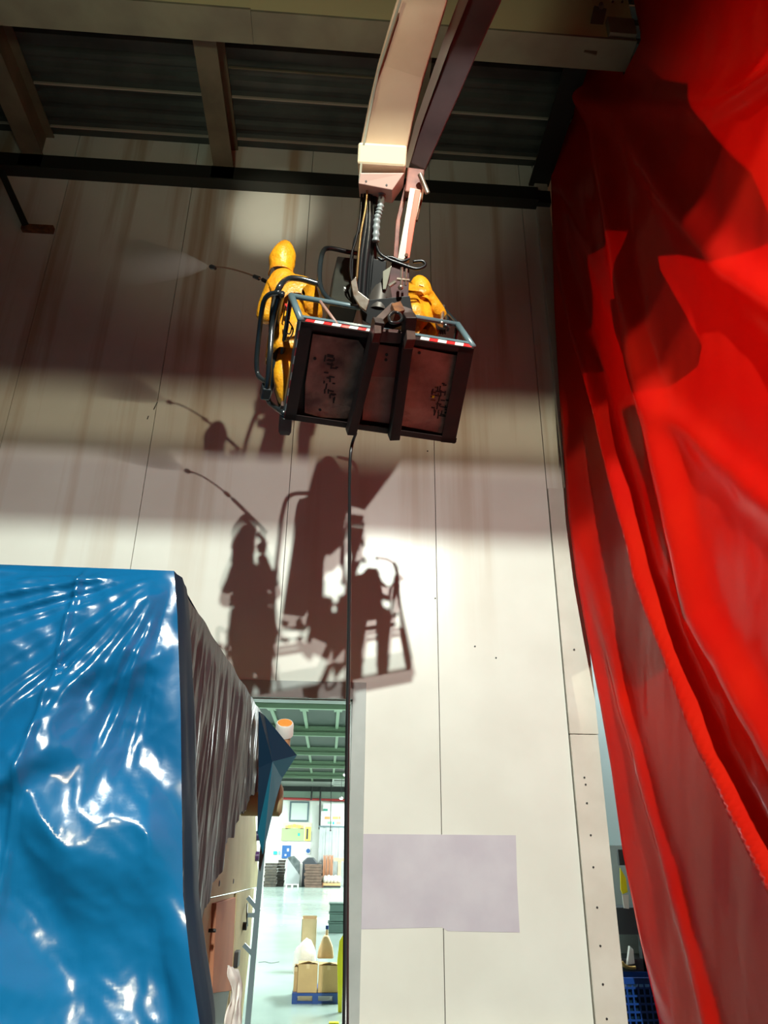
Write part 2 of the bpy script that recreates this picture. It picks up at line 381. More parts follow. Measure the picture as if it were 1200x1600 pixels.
# dark rail along the top of the wall
rail = setting('trim_3', (0, 8.4, 11.0))
obj('wall_rail', MB().box((-9.6, 8.30, 11.0), (2.88, 8.5, 11.035)).box((-9.6, 8.30, 11.035), (2.88, 8.33, 11.26)), M_DBEAM, rail)
obj('rail_stub', MB().box((2.88, 8.36, 11.0), (3.09, 8.44, 11.26)), M_DBEAM, rail)
# diagonal brace and rusty bracket at the left
br = setting('trim_4', tuple(P(42, 355, y=8.45)))
obj('brace_bar', MB().beam(P(2,268,y=8.25), P(40,352,y=8.42), 0.09, 0.05), M_DBEAM, br)
obj('rusty_bracket', MB().box((P(33,358,y=8.44).x, 8.42, P(60,360,y=8.44).z), (P(84,353,y=8.44).x, 8.5, P(60,352,y=8.44).z)), M_RUST, br)

# unseen beams added behind the photographer to cast shadow bands on the wall
sb = setting('trim_5', (0, -4, 6))
obj('shadow_beam', MB().box((-7, -4.1, 5.92), (9, -3.9, 7.6)), M_GIRD, sb)
obj('shadow_beam', MB().box((-7, -4.1, 4.20), (9, -3.9, 5.69)), M_GIRD, sb)
sb2 = setting('trim_6', (0, -1, 9.3))
obj('shadow_girder', MB().box((-10, -1.1, 8.55), (3.1, -0.9, 11.88)), M_GIRD, sb2)  # added out of view to keep the high floods off the upper wall

# ---- hall behind the wall
hc = setting('ceiling_1', (0, 20, 5.3))
obj('roof_deck', MB().box((-15, 8.75, 5.62), (6, 48.2, 5.7)), M_HCEIL, hc)
for i, (py, th) in enumerate(((1108,.16),(1150,.16),(1180,.16),(1200,.16),(1216,.16))):
    q = P(480, py, z=5.3)
    obj('cross_beam', MB().box((-15, q.y-0.08, 5.30), (6, q.y+0.08, 5.42)).box((-15, q.y-0.02, 5.42), (6, q.y+0.02, 5.62)), M_HBEAM, hc)
    for pxx in ((418, 472, 529), (418, 477, 527), (430, 482, 524), (430, 484, 522), (430, 486, 521))[i]:
        x = P(pxx, py+6, z=5.25).x
        obj('joist_haunch', MB().prism([(x-0.12, q.y, 5.38), (x-0.12, q.y+2.2, 5.60), (x-0.12, q.y, 5.60)], (0.24, 0, 0)), M_HBEAM, hc)
        obj('joist', MB().box((x-0.05, q.y, 5.54), (x+0.05, q.y+5.2, 5.61)), M_HBEAM, hc)
obj('wall_far', MB().box((-15, 48, 0), (6, 48.3, 5.7)), M_HWALL, kind='structure')
obj('wall_left', MB().box((-15.2, 8.75, 0), (-15, 48.2, 5.7)), M_HWALL, kind='structure')
obj('wall_right', MB().box((6, 8.75, 0), (6.2, 48.2, 5.7)), M_HWALL, kind='structure')
obj('wall_partition', MB().box((P(503,1300,y=47.45).x, 47.42, 0), (5.98, 47.5, P(500,1255,y=47.42).z)), M_HWALL, kind='structure')
hp = setting('trim_7', (0, 47.8, 5))
def hb(px0, py0, px1, py1, y, th=0.05):
    a = P(px0, py1, y=y); b = P(px1, py0, y=y); return (a.x, y, a.z), (b.x, y+th, b.z)
obj('eaves_rail', MB().box(*hb(400,1230,560,1235,47.6,.1)), M_MDARK, hp)
obj('red_pipe', MB().tube([P(380,1246,y=47.7), P(560,1251,y=47.7)], 0.07, 8), M_PIPER, hp)
obj('wall_band', MB().box(*hb(380,1236,560,1246,47.92,.06)), mat('band_green', (0.30,0.40,0.32), rough=.5), hp)
for px in (488, 501):
    a = P(px,1229,y=47.5); b = P(px-2, 1250 if px == 488 else 1296, y=47.5)
    obj('down_pipe', MB().tube([a, b], 0.05, 8), M_MDARK, hp)

# ================================================================== RED SHEETING CURTAIN
def to_yz(pts, x=3.15): return [(P(px,py,x=x).y, P(px,py,x=x).z) for px, py in pts]
def interp(tab, z):
    tab = sorted(tab, key=lambda t: t[1])
    if z <= tab[0][1]:
        (y0,z0),(y1,z1) = tab[0], tab[1]
    elif z >= tab[-1][1]:
        (y0,z0),(y1,z1) = tab[-2], tab[-1]
    else:
        for (y0,z0),(y1,z1) in zip(tab[:-1], tab[1:]):
            if z0 <= z <= z1: break
    return y0+(y1-y0)*(z-z0)/(z1-z0)
FOLDS = [  # pixel track of a fold crest, height, width, (z range where it lives)
    ([(905,480),(950,640),(1020,900),(1130,1180),(1200,1310)], 0.20, 0.11),
    ([(1015,600),(1100,960),(1200,1130)], 0.16, 0.22),
    ([(930,830),(985,1100),(1060,1400),(1110,1600)], 0.09, 0.14),
    ([(868,420),(895,700),(915,900)], 0.07, 0.10),
    ([(990,240),(1060,330),(1130,420),(1200,470)], 0.09, 0.20),
    ([(1040,160),(1130,160),(1200,110)], 0.07, 0.20),
    ([(890,330),(960,500),(1040,640),(1130,720)], 0.06, 0.18),
]
FT = [(to_yz(p), a, wd) for p, a, wd in FOLDS]
EDGE = [(862,275),(868,480),(878,640),(890,800),(903,900),(919,990),(940,1100),(957,1200),(975,1330),(1000,1460),(1032,1600)]
ET = [(P(px,py,y=8.28).x, P(px,py,y=8.28).z) for px, py in EDGE]
def top_z(y):
    z = 11.86
    return z
def red_point(y, z):
    x = 3.18+0.09*max(0, 8.3-y)*max(0, min(1, (z-8.0)/3))
    e = interp(ET, z); k = max(0, 1-(8.28-y)/0.9); x = x*(1-k*k)+e*k*k if k > 0 else x
    fade = min(1, max(0, (8.3-y)/0.5))
    d = 0
    for tab, a, wd in FT:
        t = (y-interp(tab, z))/wd
        if abs(t) < 4: d += a*math.exp(-t*t)
    d += 0.07*noise.noise(V((y*0.5+3, z*0.12, 0)))+0.022*noise.noise(V((y*2.0+z*0.75, z*0.22, 4)))
    d += 0.006*noise.noise(V((y*5+z*1.8, z*1.0, 9)))+0.004*noise.noise(V((y*14, z*8, 2)))*max(0, min(1, (5.5-z)/1.5))
    return V((x-d*fade, y, z))
mb = MB(); NY, NZ = 210, 300; ys = [8.3-(8.8)*i/NY for i in range(NY+1)]
for y in ys:
    zt = top_z(y)
    for j in range(NZ+1): mb.v.append(red_point(y, 0.03+(zt-0.03)*j/NZ))
mb.f = [(i*(NZ+1)+j, i*(NZ+1)+j+1, (i+1)*(NZ+1)+j+1, (i+1)*(NZ+1)+j) for i in range(NY) for j in range(NZ)]
mb.f = [f for f in mb.f if not (5.66 < mb.v[f[0]].y < 6.16 and mb.v[f[0]].z > 10.82)]; mb.m = [0]*len(mb.f)   # slit round the girder
red = obj('red_plastic_curtain', mb, M_RED, smooth=True, base=(3.2, 4, 0))
so = red.modifiers.new('thick', 'SOLIDIFY'); so.thickness = 0.003
tag(red, 'glossy red plastic sheeting hung floor to roof down the right side of the hall', 'plastic sheet')

# unseen slabs added behind the sheeting only to throw shadows on it
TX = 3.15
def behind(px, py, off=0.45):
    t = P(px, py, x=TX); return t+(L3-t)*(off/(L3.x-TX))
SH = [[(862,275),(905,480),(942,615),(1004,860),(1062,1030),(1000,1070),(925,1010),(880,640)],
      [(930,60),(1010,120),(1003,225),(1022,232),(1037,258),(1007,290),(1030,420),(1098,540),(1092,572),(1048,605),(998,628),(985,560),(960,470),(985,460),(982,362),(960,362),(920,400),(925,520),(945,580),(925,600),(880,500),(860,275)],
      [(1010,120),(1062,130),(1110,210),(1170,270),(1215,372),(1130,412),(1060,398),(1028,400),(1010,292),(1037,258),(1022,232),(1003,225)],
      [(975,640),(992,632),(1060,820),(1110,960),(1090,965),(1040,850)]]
for pts, lb, nm in zip(SH, ('dark narrow shadow blocker added behind the wall end of the red sheeting', 'dark wide shadow blocker added behind the upper left of the red sheeting',
      'dark shadow blocker added behind the upper right of the red sheeting', 'thin dark shadow blocker added behind the middle of the red sheeting'), ('shadow_blocker', 'shadow_blocker', 'upper_shadow_blocker', 'thin_shadow_blocker')):
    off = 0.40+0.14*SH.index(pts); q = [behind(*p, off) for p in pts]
    tag(obj(nm, MB().prism(q, (0.10, 0, 0)), M_SHELF, base=q[0]), lb, 'shadow blocker')

# ================================================================== BLUE COVER OVER THE MACHINE
CORN = [(272,892),(277,960),(282,1100),(284,1250),(286,1400),(297,1500),(312,1600)]
CT = []
for i, (px, py) in enumerate(CORN):
    q = P(px, py, y=3.1-0.03*i); CT.append((q.x, q.y, q.z))
CT.append((CT[-1][0]+0.12, 2.86, 0.5)); CT.append((CT[-1][0]+0.1, 2.82, 0.03))
def corner(z):
    t = sorted(CT, key=lambda a: a[2])
    if z <= t[0][2]: return t[0][0], t[0][1]
    for a, b in zip(t[:-1], t[1:]):
        if a[2] <= z <= b[2]:
            k = (z-a[2])/(b[2]-a[2]); return a[0]+(b[0]-a[0])*k, a[1]+(b[1]-a[1])*k
    return t[-1][0], t[-1][1]
ZTOP = CT[0][2]
cx0, cy0 = CT[0][0], CT[0][1]
def blue_point(x, z):
    cx, cy = corner(z); k = min(1, max(0, (cx-x)/0.10))
    dx = cx0-x; dz = ZTOP-z; r = math.hypot(dx, dz); th = math.atan2(dz, max(dx, 1e-4))
    up = max(0, min(1, (z-1.9)/0.55))                       # taut fan of creases above, loose bulges below
    rid = lambda a, b, c: 1-2*abs(noise.noise(V((a, b, c))))
    fan = (0.075*rid(th*3.6, r*0.35, 1)+0.035*rid(th*8.5+2, r*0.5, 5))*min(1, r/0.7)
    dg = x*0.60-z*0.80
    fan += 0.030*rid(dg*4.5, (x+z)*0.5, 8)
    lo = 0.20*noise.noise(V((x*1.9+5, z*1.2, 3)))+0.055*rid(x*3.2+z*1.6, z*1.1, 7)
    # a swag below the taut part
    def swag(zc, a, up_, dn): t = z-zc; return a*math.exp(-(t/(up_ if t > 0 else dn))**2)
    sw = swag(2.56-0.62*dx+0.10*noise.noise(V((x*3,0,7))), 0.05, 0.22, 0.06)*min(1, dx/0.12)+swag(2.04+0.10*math.sin(dx*7)+0.12*noise.noise(V((x*4,3,7))), 0.07, 0.18, 0.07)*max(0, min(1, (dx-0.15)/0.15))
    sw += swag(1.62-0.25*math.sin(dx*4+1), 0.06, 0.14, 0.06)*max(0, min(1, (dx-0.1)/0.3))
    fine = 0.006*rid(x*9+z*6, z*8, 4)+0.0015*noise.noise(V((x*40, z*30, 1)))
    edge = 0.02*math.exp(-((x+1.07)/0.012)**2)
    d = (fan*up+lo*(1-up)+sw+fine+edge)*k*min(1, (ZTOP-z)/0.08+0.05)
    return V((x, cy-d-0.12*(1-up)*min(1, (cx-x)/0.6), z))
mb = MB(); NX, NZ = 260, 240
for i in range(NX+1):
    s = i/NX
    for j in range(NZ+1):
        z = 0.03+(ZTOP-0.03)*j/NZ; cx, _ = corner(z); x = -4.2+(cx+4.2)*(s**0.75)
        mb.v.append(blue_point(x, z))
mb.f = [(i*(NZ+1)+j, (i+1)*(NZ+1)+j, (i+1)*(NZ+1)+j+1, i*(NZ+1)+j+1) for i in range(NX) for j in range(NZ)]; mb.m = [0]*len(mb.f)
k0 = len(mb.v)
# wrap round the corner and over the top
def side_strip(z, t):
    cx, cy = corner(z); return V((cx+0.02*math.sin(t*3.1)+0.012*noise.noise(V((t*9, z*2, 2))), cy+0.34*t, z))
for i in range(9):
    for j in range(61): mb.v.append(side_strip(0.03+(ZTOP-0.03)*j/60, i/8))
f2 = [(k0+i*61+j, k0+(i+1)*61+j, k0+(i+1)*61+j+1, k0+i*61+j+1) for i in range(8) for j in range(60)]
mb.f += f2; mb.m += [1]*len(f2)  # navy paints in the shade on the turned strip of the blue sheet
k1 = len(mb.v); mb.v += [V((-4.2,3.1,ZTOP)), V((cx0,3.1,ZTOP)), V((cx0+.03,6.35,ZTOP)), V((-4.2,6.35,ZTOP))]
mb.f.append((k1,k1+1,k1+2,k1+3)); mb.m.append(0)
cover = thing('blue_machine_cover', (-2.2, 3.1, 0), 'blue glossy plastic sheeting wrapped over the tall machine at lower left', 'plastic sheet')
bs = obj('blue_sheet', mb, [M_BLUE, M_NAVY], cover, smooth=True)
# dark clip on the blue sheet
q = P(209, 934, y=3.03); obj('clip', MB().ball(q, (0.014, 0.02, 0.010), 8, 6), M_MDARK, cover, smooth=True)

# black side sheet with torn scalloped hem
SX = -0.60
HEM = [(303,1560),(312,1500),(322,1410),(338,1372),(352,1318),(365,1300),(372,1270),(386,1262),(392,1240),(402,1232)]
YF = P(412,1120,x=SX).y
HT = []
for px, py in HEM:
    xx = SX
    for _ in range(12): q = P(px, py, x=xx); xx = SX+(cx0-SX)*(1-(q.y-3.4)/(YF-3.4))*0.9
    HT.append((q.y, q.z))
HT.sort()
def hem(y):
    y = min(max(y, HT[0][0]), HT[-1][0])
    if y <= HT[0][0]: return HT[0][1]
    for a, b in zip(HT[:-1], HT[1:]):
        if a[0] <= y <= b[0]: return a[1]+(b[1]-a[1])*(y-a[0])/(b[0]-a[0])
    return HT[-1][1]
YF = P(412,1120,x=SX).y
mb = MB(); NS, NZ = 300, 120
for i in range(NS+1):
    t = i/NS; y = 3.4+(YF-3.4)*t; zb = hem(y)-0.035*abs(math.sin(y*7)); zt = ZTOP-0.02+0.02*noise.noise(V((y*3,0,0)))
    if y < 3.55: zb = 0.6
    for j in range(NZ+1):
        z = zb+(zt-zb)*j/NZ; k = min(1, (zt-z)/0.15)
        x = SX+(cx0-SX)*(1-t)*0.9+k*(0.035*noise.noise(V((y*7, z*0.6, 1)))+0.018*noise.noise(V((y*19, z*0.9, 4)))+0.006*noise.noise(V((y*50, z*5, 8))))
        mb.v.append(V((x, y, z)))
mb.f = [(i*(NZ+1)+j, (i+1)*(NZ+1)+j, (i+1)*(NZ+1)+j+1, i*(NZ+1)+j+1) for i in range(NS) for j in range(NZ)]; mb.m = [0]*len(mb.f)
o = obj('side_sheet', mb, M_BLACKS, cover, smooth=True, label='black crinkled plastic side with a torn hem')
# loose triangular flap at the far end
tri = [P(404,1112,y=6.2), P(412,1118,y=6.4), P(463,1180,y=6.55), P(440,1216,y=6.5), P(430,1250,y=6.45), P(418,1300,y=6.42), P(410,1335,y=6.4), P(402,1300,y=6.35), P(404,1200,y=6.3)]
c = P(425,1190,y=6.3)
mb = MB(); mb.add(tri+[c], [(i, (i+1)%9, 9) for i in range(9)])
mb.m = [0,0,1,1,1,1,1,0,0]
fl = obj('loose_flap', mb, [M_NAVY, mat('blue_flap', (0.004, 0.10, 0.16), rough=0.3)], cover, label='dark blue triangular corner hanging loose')
so = fl.modifiers.new('t', 'SOLIDIFY'); so.thickness = 0.006

# ================================================================== MACHINE
mach = thing('machine', (-1.8, 5.0, 0), 'cream painted factory machine under the blue cover, its side doors showing', 'machine')
MX = -0.79
def mp(px, py, x=MX): return P(px, py, x=x)
obj('machine_body', MB().box((-3.8, 3.6, 0.0), (MX-0.10, 6.15, 2.8)), M_MCREAM, mach, bevel=0.02)
def quad_panel(pts, th, m, name, **k):
    q = [mp(*p) for p in pts]; return obj(name, MB().prism(q, (th, 0, 0)), m, mach, bevel=0.003, **k)
quad_panel([(328,1250),(392,1215),(400,1385),(318,1403)], 0.03, M_MCREAM, 'upper_panel')
quad_panel([(312,1406),(362,1396),(352,1600),(306,1600)], 0.02, M_MCREAM, 'door_surround')
quad_panel([(364,1396),(392,1388),(385,1480),(372,1600),(352,1600)], 0.035, M_MCREAM, 'end_panel')
quad_panel([(327,1411),(359,1402),(352,1548),(320,1552)], 0.05, M_MPINK, 'side_door', label='salmon coloured door with small dark latch')
quad_panel([(313,1552),(351,1540),(340,1600),(306,1600)], 0.045, M_MDARK, 'lower_recess')
def knob(px, py, r, m, name, x=MX+0.05, ln=0.05):
    q = mp(px, py, x); return obj(name, MB().tube([q-X*0.03, q+X*ln, q+X*(ln+.004)], [r, r, r*.7], 12), m, mach, smooth='angle')
knob(342,1380,0.022,M_MDARK,'port_hole',MX+0.028,0.004); knob(364,1377,0.020,M_MDARK,'port_hole',MX+0.028,0.004)
knob(333,1454,0.012,M_MDARK,'door_latch',MX+0.05,0.015)
knob(397,1306,0.05,mat('knob_blue', (0.03,0.03,0.10), rough=.3),'push_button',MX+0.0,0.07)
knob(395,1338,0.05,mat('knob_violet', (0.07,0.03,0.12), rough=.3),'push_button',MX+0.0,0.07)
knob(377,1447,0.035,M_MDARK,'pull_knob',MX+0.02,0.05)
q = mp(368,1498,MX+.04); obj('socket_box', MB().box((q.x-.03, q.y-.08, q.z-.06), (q.x+.03, q.y+.08, q.z+.06)), M_MDARK, mach, bevel=.004)
q0 = mp(375,1415); obj('cable', MB().tube(smooth_pts([mp(378,1412)+X*.05, mp(372,1430)+X*.08, mp(375,1446)+X*.07]), 0.008, 6), M_BLACK, mach, smooth=True)
# round cream drum end and capped pipe
q = P(425,1250,y=6.9); obj('drum_end', MB().tube([q-X*0.25, q+X*0.07, q+X*0.09], [0.13,0.13,0.10], 24), M_MCREAM, mach, smooth='angle')
obj('drum_arm', MB().box((q.x-.5, 6.0, q.z-.1), (q.x-.2, 7.0, q.z+.1)), M_MCREAM, mach, bevel=.01)
a = P(444,1146,y=6.8)
obj('vent_pipe', MB().tube([V((a.x-.5, 6.8, a.z-.27)), V((a.x-.06, 6.8, a.z-.27)), V((a.x-.01, 6.8, a.z-.25)), V((a.x, 6.8, a.z-.2)), a], 0.058, 16), mat('pipe_brown', (0.40,0.22,0.10), (0.28,0.15,0.08), 8, rough=.6), mach, smooth='angle')
cn = V((0.05, -.62, .78)).normalized(); a2 = a-Z*.01
cp = obj('pipe_cap', MB().tube([a2, a2+cn*.10, a2+cn*.115], [.078,.078,.070], 20), M_WHITE, mach, smooth='angle', label='white cap with orange top')
obj('cap_top', MB().tube([a2+cn*.116, a2+cn*.121], [.064, .056], 20), M_ORANGE, cp)

# ladder-like guard frame beside the machine
gx = [P(411,1335,y=7.2), P(389,1600,y=5.9)]
fence = thing('guard_frame', (gx[1].x, 6.0, 0), 'thin blue-grey steel guard frame standing between the machine and the doorway', 'frame')
obj('post', MB().beam(P(416,1262,y=6.6), P(387,1600,y=6.6), 0.04, 0.04), M_POST, fence)
e = P(387,1600,y=6.6); obj('post', MB().beam(e, V((e.x-.03, 6.6, 0)), 0.04, 0.04), M_POST, fence)
for a, b in (((391,1402),(405,1424)), ((391,1430),(402,1430)), ((385,1476),(398,1494))):
    obj('strut', MB().beam(P(*a,y=6.6)-X*.02, P(*b,y=6.6), 0.03, 0.03), M_POST, fence)

# crumpled white cloth hanging off the machine
mb = MB(); N = 18
for i in range(N+1):
    for j in range(N+1):
        u, v = i/N, j/N
        q = P(356+26*u*(0.5+0.5*v)+5*math.sin(v*5), 1508+100*v+8*u, y=5.6+0.25*u)
        q += X*0.03*noise.noise(V((u*4, v*3, 2)))+Y*0.05*noise.noise(V((u*5, v*4, 6)))
        mb.v.append(q)
mb.f = [(i*(N+1)+j, (i+1)*(N+1)+j, (i+1)*(N+1)+j+1, i*(N+1)+j+1) for i in range(N) for j in range(N)]; mb.m = [0]*len(mb.f)
o = obj('white_cloth', mb, mat('cloth_white', (0.62,0.62,0.60), rough=.8), smooth=True, base=P(368,1590,y=5.7))
o.modifiers.new('t', 'SOLIDIFY').thickness = 0.004
tag(o, 'crumpled white cloth hanging at the bottom of the machine side', 'cloth')

# ================================================================== BOOM LIFT
BN = V((-.2, .42, .88)).normalized()
BC = P(606, 519, d=5.5)
def PL(px, py, h=0):
    r = ray(px, py); c = BC+BN*h; return EYE+r*((c-EYE).dot(BN)/r.dot(BN))
q0, q1, q2, q3 = PL(471,503), PL(741,545), PL(711,693), PL(445,655)
bx = (q1-q0).normalized(); by = BN.cross(bx)
def pl_hit(px, py, a, n):
    r = ray(px, py); return EYE+r*((a-EYE).dot(n)/r.dot(n))
fn = bx.cross(BN).normalized(); ln = (q3-q0).normalized().cross(BN).normalized(); rn = (q2-q1).normalized().cross(BN).normalized()
def FP(px, py, back=0.0): return pl_hit(px, py, q0+by*back, fn)
def LP(px, py, out=0.0): return pl_hit(px, py, q0-bx*out, ln)
def RP(px, py, out=0.0): return pl_hit(px, py, q1+bx*out, rn)
lift = thing('boom_lift', (0.9, 2.9, 9.3), 'articulated boom lift with cream and grey arms carrying a tilted work basket', 'boom lift')

# -- arms
ub = [(700,-150,5.45),(661,0,5.62),(642,62,5.70),(625,120,5.78),(611,180,5.84),(599,240,5.90),(596,268,5.92)]
obj('upper_arm', MB().sweep([P(a,b,d=c) for a,b,c in ub], [(0.355,0.30)]*7, RT), M_CREAM, lift, bevel=0.012, label='cream box arm, gently bent')
e0, e1 = P(598,236,d=5.86), P(596,270,d=5.88)
obj('arm_cover', MB().beam(e0, e1, 0.375, 0.34, RT), M_CREAML, lift, bevel=0.02, label='glossy cream end cover')
fp = obj('arm_flap', MB().prism([P(563,270,d=5.70), P(632,270,d=5.72), P(613,297,d=5.74), P(560,287,d=5.72)], FW*0.25), mat('flap_paint', (0.50,0.34,0.30), rough=.4), lift, bevel=.005)
for px, py in ((572,284),(604,290)):
    q = P(px,py,d=5.70); obj('bolt', MB().tube([q, q-FW*0.012], 0.008, 8), M_MDARK, fp)
obj('arm_edge', MB().sweep([P(a,b,d=c) for a,b,c in ((626,0,5.44),(607,60,5.52),(591,112,5.60),(577,180,5.66),(566,240,5.72),(562,285,5.74))], (0.016,0.03), RT), M_GREYL, lift)
jb = [(800,-120,5.60),(756,0,5.78),(727,70,5.88),(700,140,5.97),(672,208,6.05),(650,262,6.12)]
obj('jib_arm', MB().sweep([P(a,b,d=c) for a,b,c in jb], [(0.26,0.2),(0.25,0.2),(0.225,0.2),(0.20,0.19),(0.175,0.18),(0.155,0.17)], RT), M_GREYJ, lift, bevel=0.01, label='dark grey jib arm')
obj('jib_flange', MB().sweep([P(a,b,d=c) for a,b,c in ((768,-120,5.5),(724,0,5.66),(697,70,5.76),(674,135,5.85),(653,195,5.93),(634,262,6.02))], [(0.075,0.06),(0.07,0.06),(0.062,0.06),(0.055,0.05),(0.05,0.05),(0.045,0.05)], RT), M_GREYL, lift)
# elbow and the arm that comes up from the base behind the photographer
el = P(730,-190,d=5.45); bs0 = V((2.3, -5.6, 1.5))
obj('elbow_joint', MB().tube([el-RT*0.34, el+RT*0.34], 0.24, 20), M_GREYJ, lift, smooth='angle')
obj('lower_arm', MB().beam(el, el+V((.15,-1.6,.35)), 0.36, 0.36), M_CREAM, lift, bevel=0.01)

# -- levelling link (white and red) with rusty clevis
obj('link_clevis', MB().beam(P(650,268,d=5.98), P(645,306,d=5.98), 0.135, 0.12, RT), M_LINKD, lift, bevel=0.01, label='rusty red link head')
lk = obj('link_rod', MB().sweep([P(650,298,d=5.93), P(640,350,d=5.93), P(630,408,d=5.93)], [(0.10,0.07),(0.085,0.07),(0.09,0.07)], RT).sweep([P(653,298,d=5.90), P(644,350,d=5.90), P(636,406,d=5.90)], [(0.045,0.05),(0.045,0.05),(0.035,0.05)], RT, 1), [M_LINK, M_LINKR], lift, bevel=0.004)
q = P(635,400,d=5.88); obj('bolt', MB().tube([q, q-FW*0.03], 0.014, 8), M_RUST, lk)
obj('link_bar', MB().sweep([P(636,290,d=6.05), P(622,345,d=6.05), P(618,405,d=6.05)], (0.035,0.05), RT), M_LINKD, lift, bevel=0.004)
obj('link_bar', MB().sweep([P(662,285,d=6.0), P(658,310,d=6.0), P(650,345,d=6.0)], (0.025,0.05), RT), M_RUST, lift, bevel=0.003)
obj('pivot_pin', MB().tube([P(656,272,d=5.86), P(668,302,d=5.86)], 0.020, 10), M_CHROME, lift, smooth='angle')
# -- hose bundle under the cream arm
hs = [[(572,290),(573,340),(565,400),(560,465)], [(580,292),(582,350),(576,410),(572,470)], [(589,294),(588,345),(584,400),(580,468)],
      [(576,290),(577,350),(570,420),(566,480)], [(585,292),(586,360),(580,420),(577,480)], [(568,290),(565,350),(553,380),(550,440),(556,480)], [(566,290),(562,345),(556,375),(549,400),(548,430),(560,470)]]
for i, h in enumerate(hs):
    obj('hydraulic_hose', MB().tube(smooth_pts([P(a,b,d=5.90+0.03*(i%3)) for a,b in h]), (0.026,0.030,0.024,0.03,0.03,0.010,0.009)[i], 8), M_BLACK, lift, smooth=True)
cpts = smooth_pts([P(a,b,d=5.84) for a,b in ((597,303),(594,325),(589,345),(587,378))], 14)
obj('corrugated_hose', MB().tube(cpts, [0.030 if i%4 < 2 else 0.024 for i in range(len(cpts))], 12), M_CORR, lift, smooth='angle')
obj('brass_pipe', MB().tube(smooth_pts([P(a,b,d=5.82) for a,b in ((574,292),(571,325),(563,370),(557,440))]), 0.010, 6), mat('brass', (0.40,0.28,0.12), rough=.3, metal=.7), lift, smooth=True)
for h, r in (([(587,378),(593,395),(607,405),(625,412),(650,420),(664,415),(660,408),(645,409)], 0.013), ([(600,402),(612,402),(628,408),(640,404)], 0.010), ([(590,402),(598,406),(606,400)], 0.010)):
    obj('control_hose', MB().tube(smooth_pts([P(a,b,d=5.86) for a,b in h]), r, 8), M_BLACK, lift, smooth=True)
# -- head plates and rotator between arm and basket
def plate(name, pts, d, th, m, **k): return obj(name, MB().prism([P(a,b,d=d) for a,b in pts], FW*th), m, lift, bevel=.004, **k)
plate('head_plate', [(583,404),(604,408),(600,452),(592,492),(574,486),(580,440)], 5.86, .10, M_BLACK)
plate('head_plate', [(612,410),(640,412),(638,470),(628,492),(604,488),(607,440)], 5.88, .12, mat('head_maroon', (0.10,0.035,0.035), (0.05,0.02,0.02), 8, rough=.45))
plate('head_bracket', [(598,424),(612,415),(609,428),(603,452),(598,452)], 5.80, .03, M_GREYL)
plate('rotator_block', [(560,470),(640,462),(648,500),(600,520),(566,500)], 5.78, .30, M_BLACK)
obj('rotator_drum', MB().tube([P(596,455,d=5.95), P(590,492,d=5.85)], 0.10, 20), mat('drum_steel', (0.10,0.09,0.08), rough=.35, metal=.5), lift, smooth='angle')
for a, b, r in (((608,447),(618,440),.016), ((628,418),(627,452),.012), ((635,420),(634,446),.010), ((620,436),(640,438),.012)):
    obj('pin', MB().tube([P(*a,d=5.74), P(*b,d=5.74)], r, 8), M_CHROME, lift, smooth='angle')
q = P(626,449,d=5.72); obj('bolt', MB().ball(q, .022, 10, 6), M_CHROME, lift, smooth=True)
plate('worn_bracket', [(548,440),(556,432),(560,455),(577,468),(572,486),(562,478),(552,462)], 5.66, .05, M_CHROME, label='worn bare metal bracket')

# -- basket
bk = obj('basket_floor', MB().add([q0+BN*.062, q1+BN*.062, q2+BN*.062, q3+BN*.062, q0+BN*.072, q1+BN*.072, q2+BN*.072, q3+BN*.072],
     [(0,3,2,1),(4,5,6,7),(0,1,5,4),(1,2,6,5),(2,3,7,6),(3,0,4,7)]), M_PANF, lift)
def edge(a, b, inward, wd, name='frame_channel'):
    # open channel: outer web plus bottom lip
    mb = MB(); t = (b-a).normalized()
    mb.prism([a, b, b+BN*.07, a+BN*.07], inward*0.008)
    mb.prism([a+inward*.008, b+inward*.008, b+inward*wd, a+inward*wd], BN*0.008)
    return obj(name, mb, M_PANF, bk)
edge(q0, q1, by, .045); edge(q1, q2, -bx, .13); edge(q2, q3, -by, .05); edge(q3, q0, bx, .085)
def under(pts, h, m, name, th=.006, **k):
    return obj(name, MB().prism([PL(a,b,h) for a,b in pts], BN*th), m, bk, **k)
under([(489,522),(560,532),(569,545),(562,600),(551,655),(500,652),(476,645),(477,600)], .036, M_PAN, 'underside_plate', label='brown stained plate, left')
under([(586,537),(624,543),(630,560),(620,640),(610,662),(566,656),(572,600)], .036, M_PANR, 'underside_plate', label='pinkish plate, middle')
under([(646,543),(716,556),(726,566),(716,612),(705,640),(703,672),(690,677),(622,664),(634,600)], .036, mat('pan_plate_pink', (0.50,0.27,0.20), (0.18,0.09,0.07), 3.6, rough=.5, bump=.3, bscale=20), 'underside_plate', label='rusty pink plate, right')
under([(584,538),(626,543),(622,590),(576,588)], .034, mat('red_smear', (0.42,0.12,0.09), (0.25,0.11,0.09), 7, rough=.5), 'paint_smear', .001)
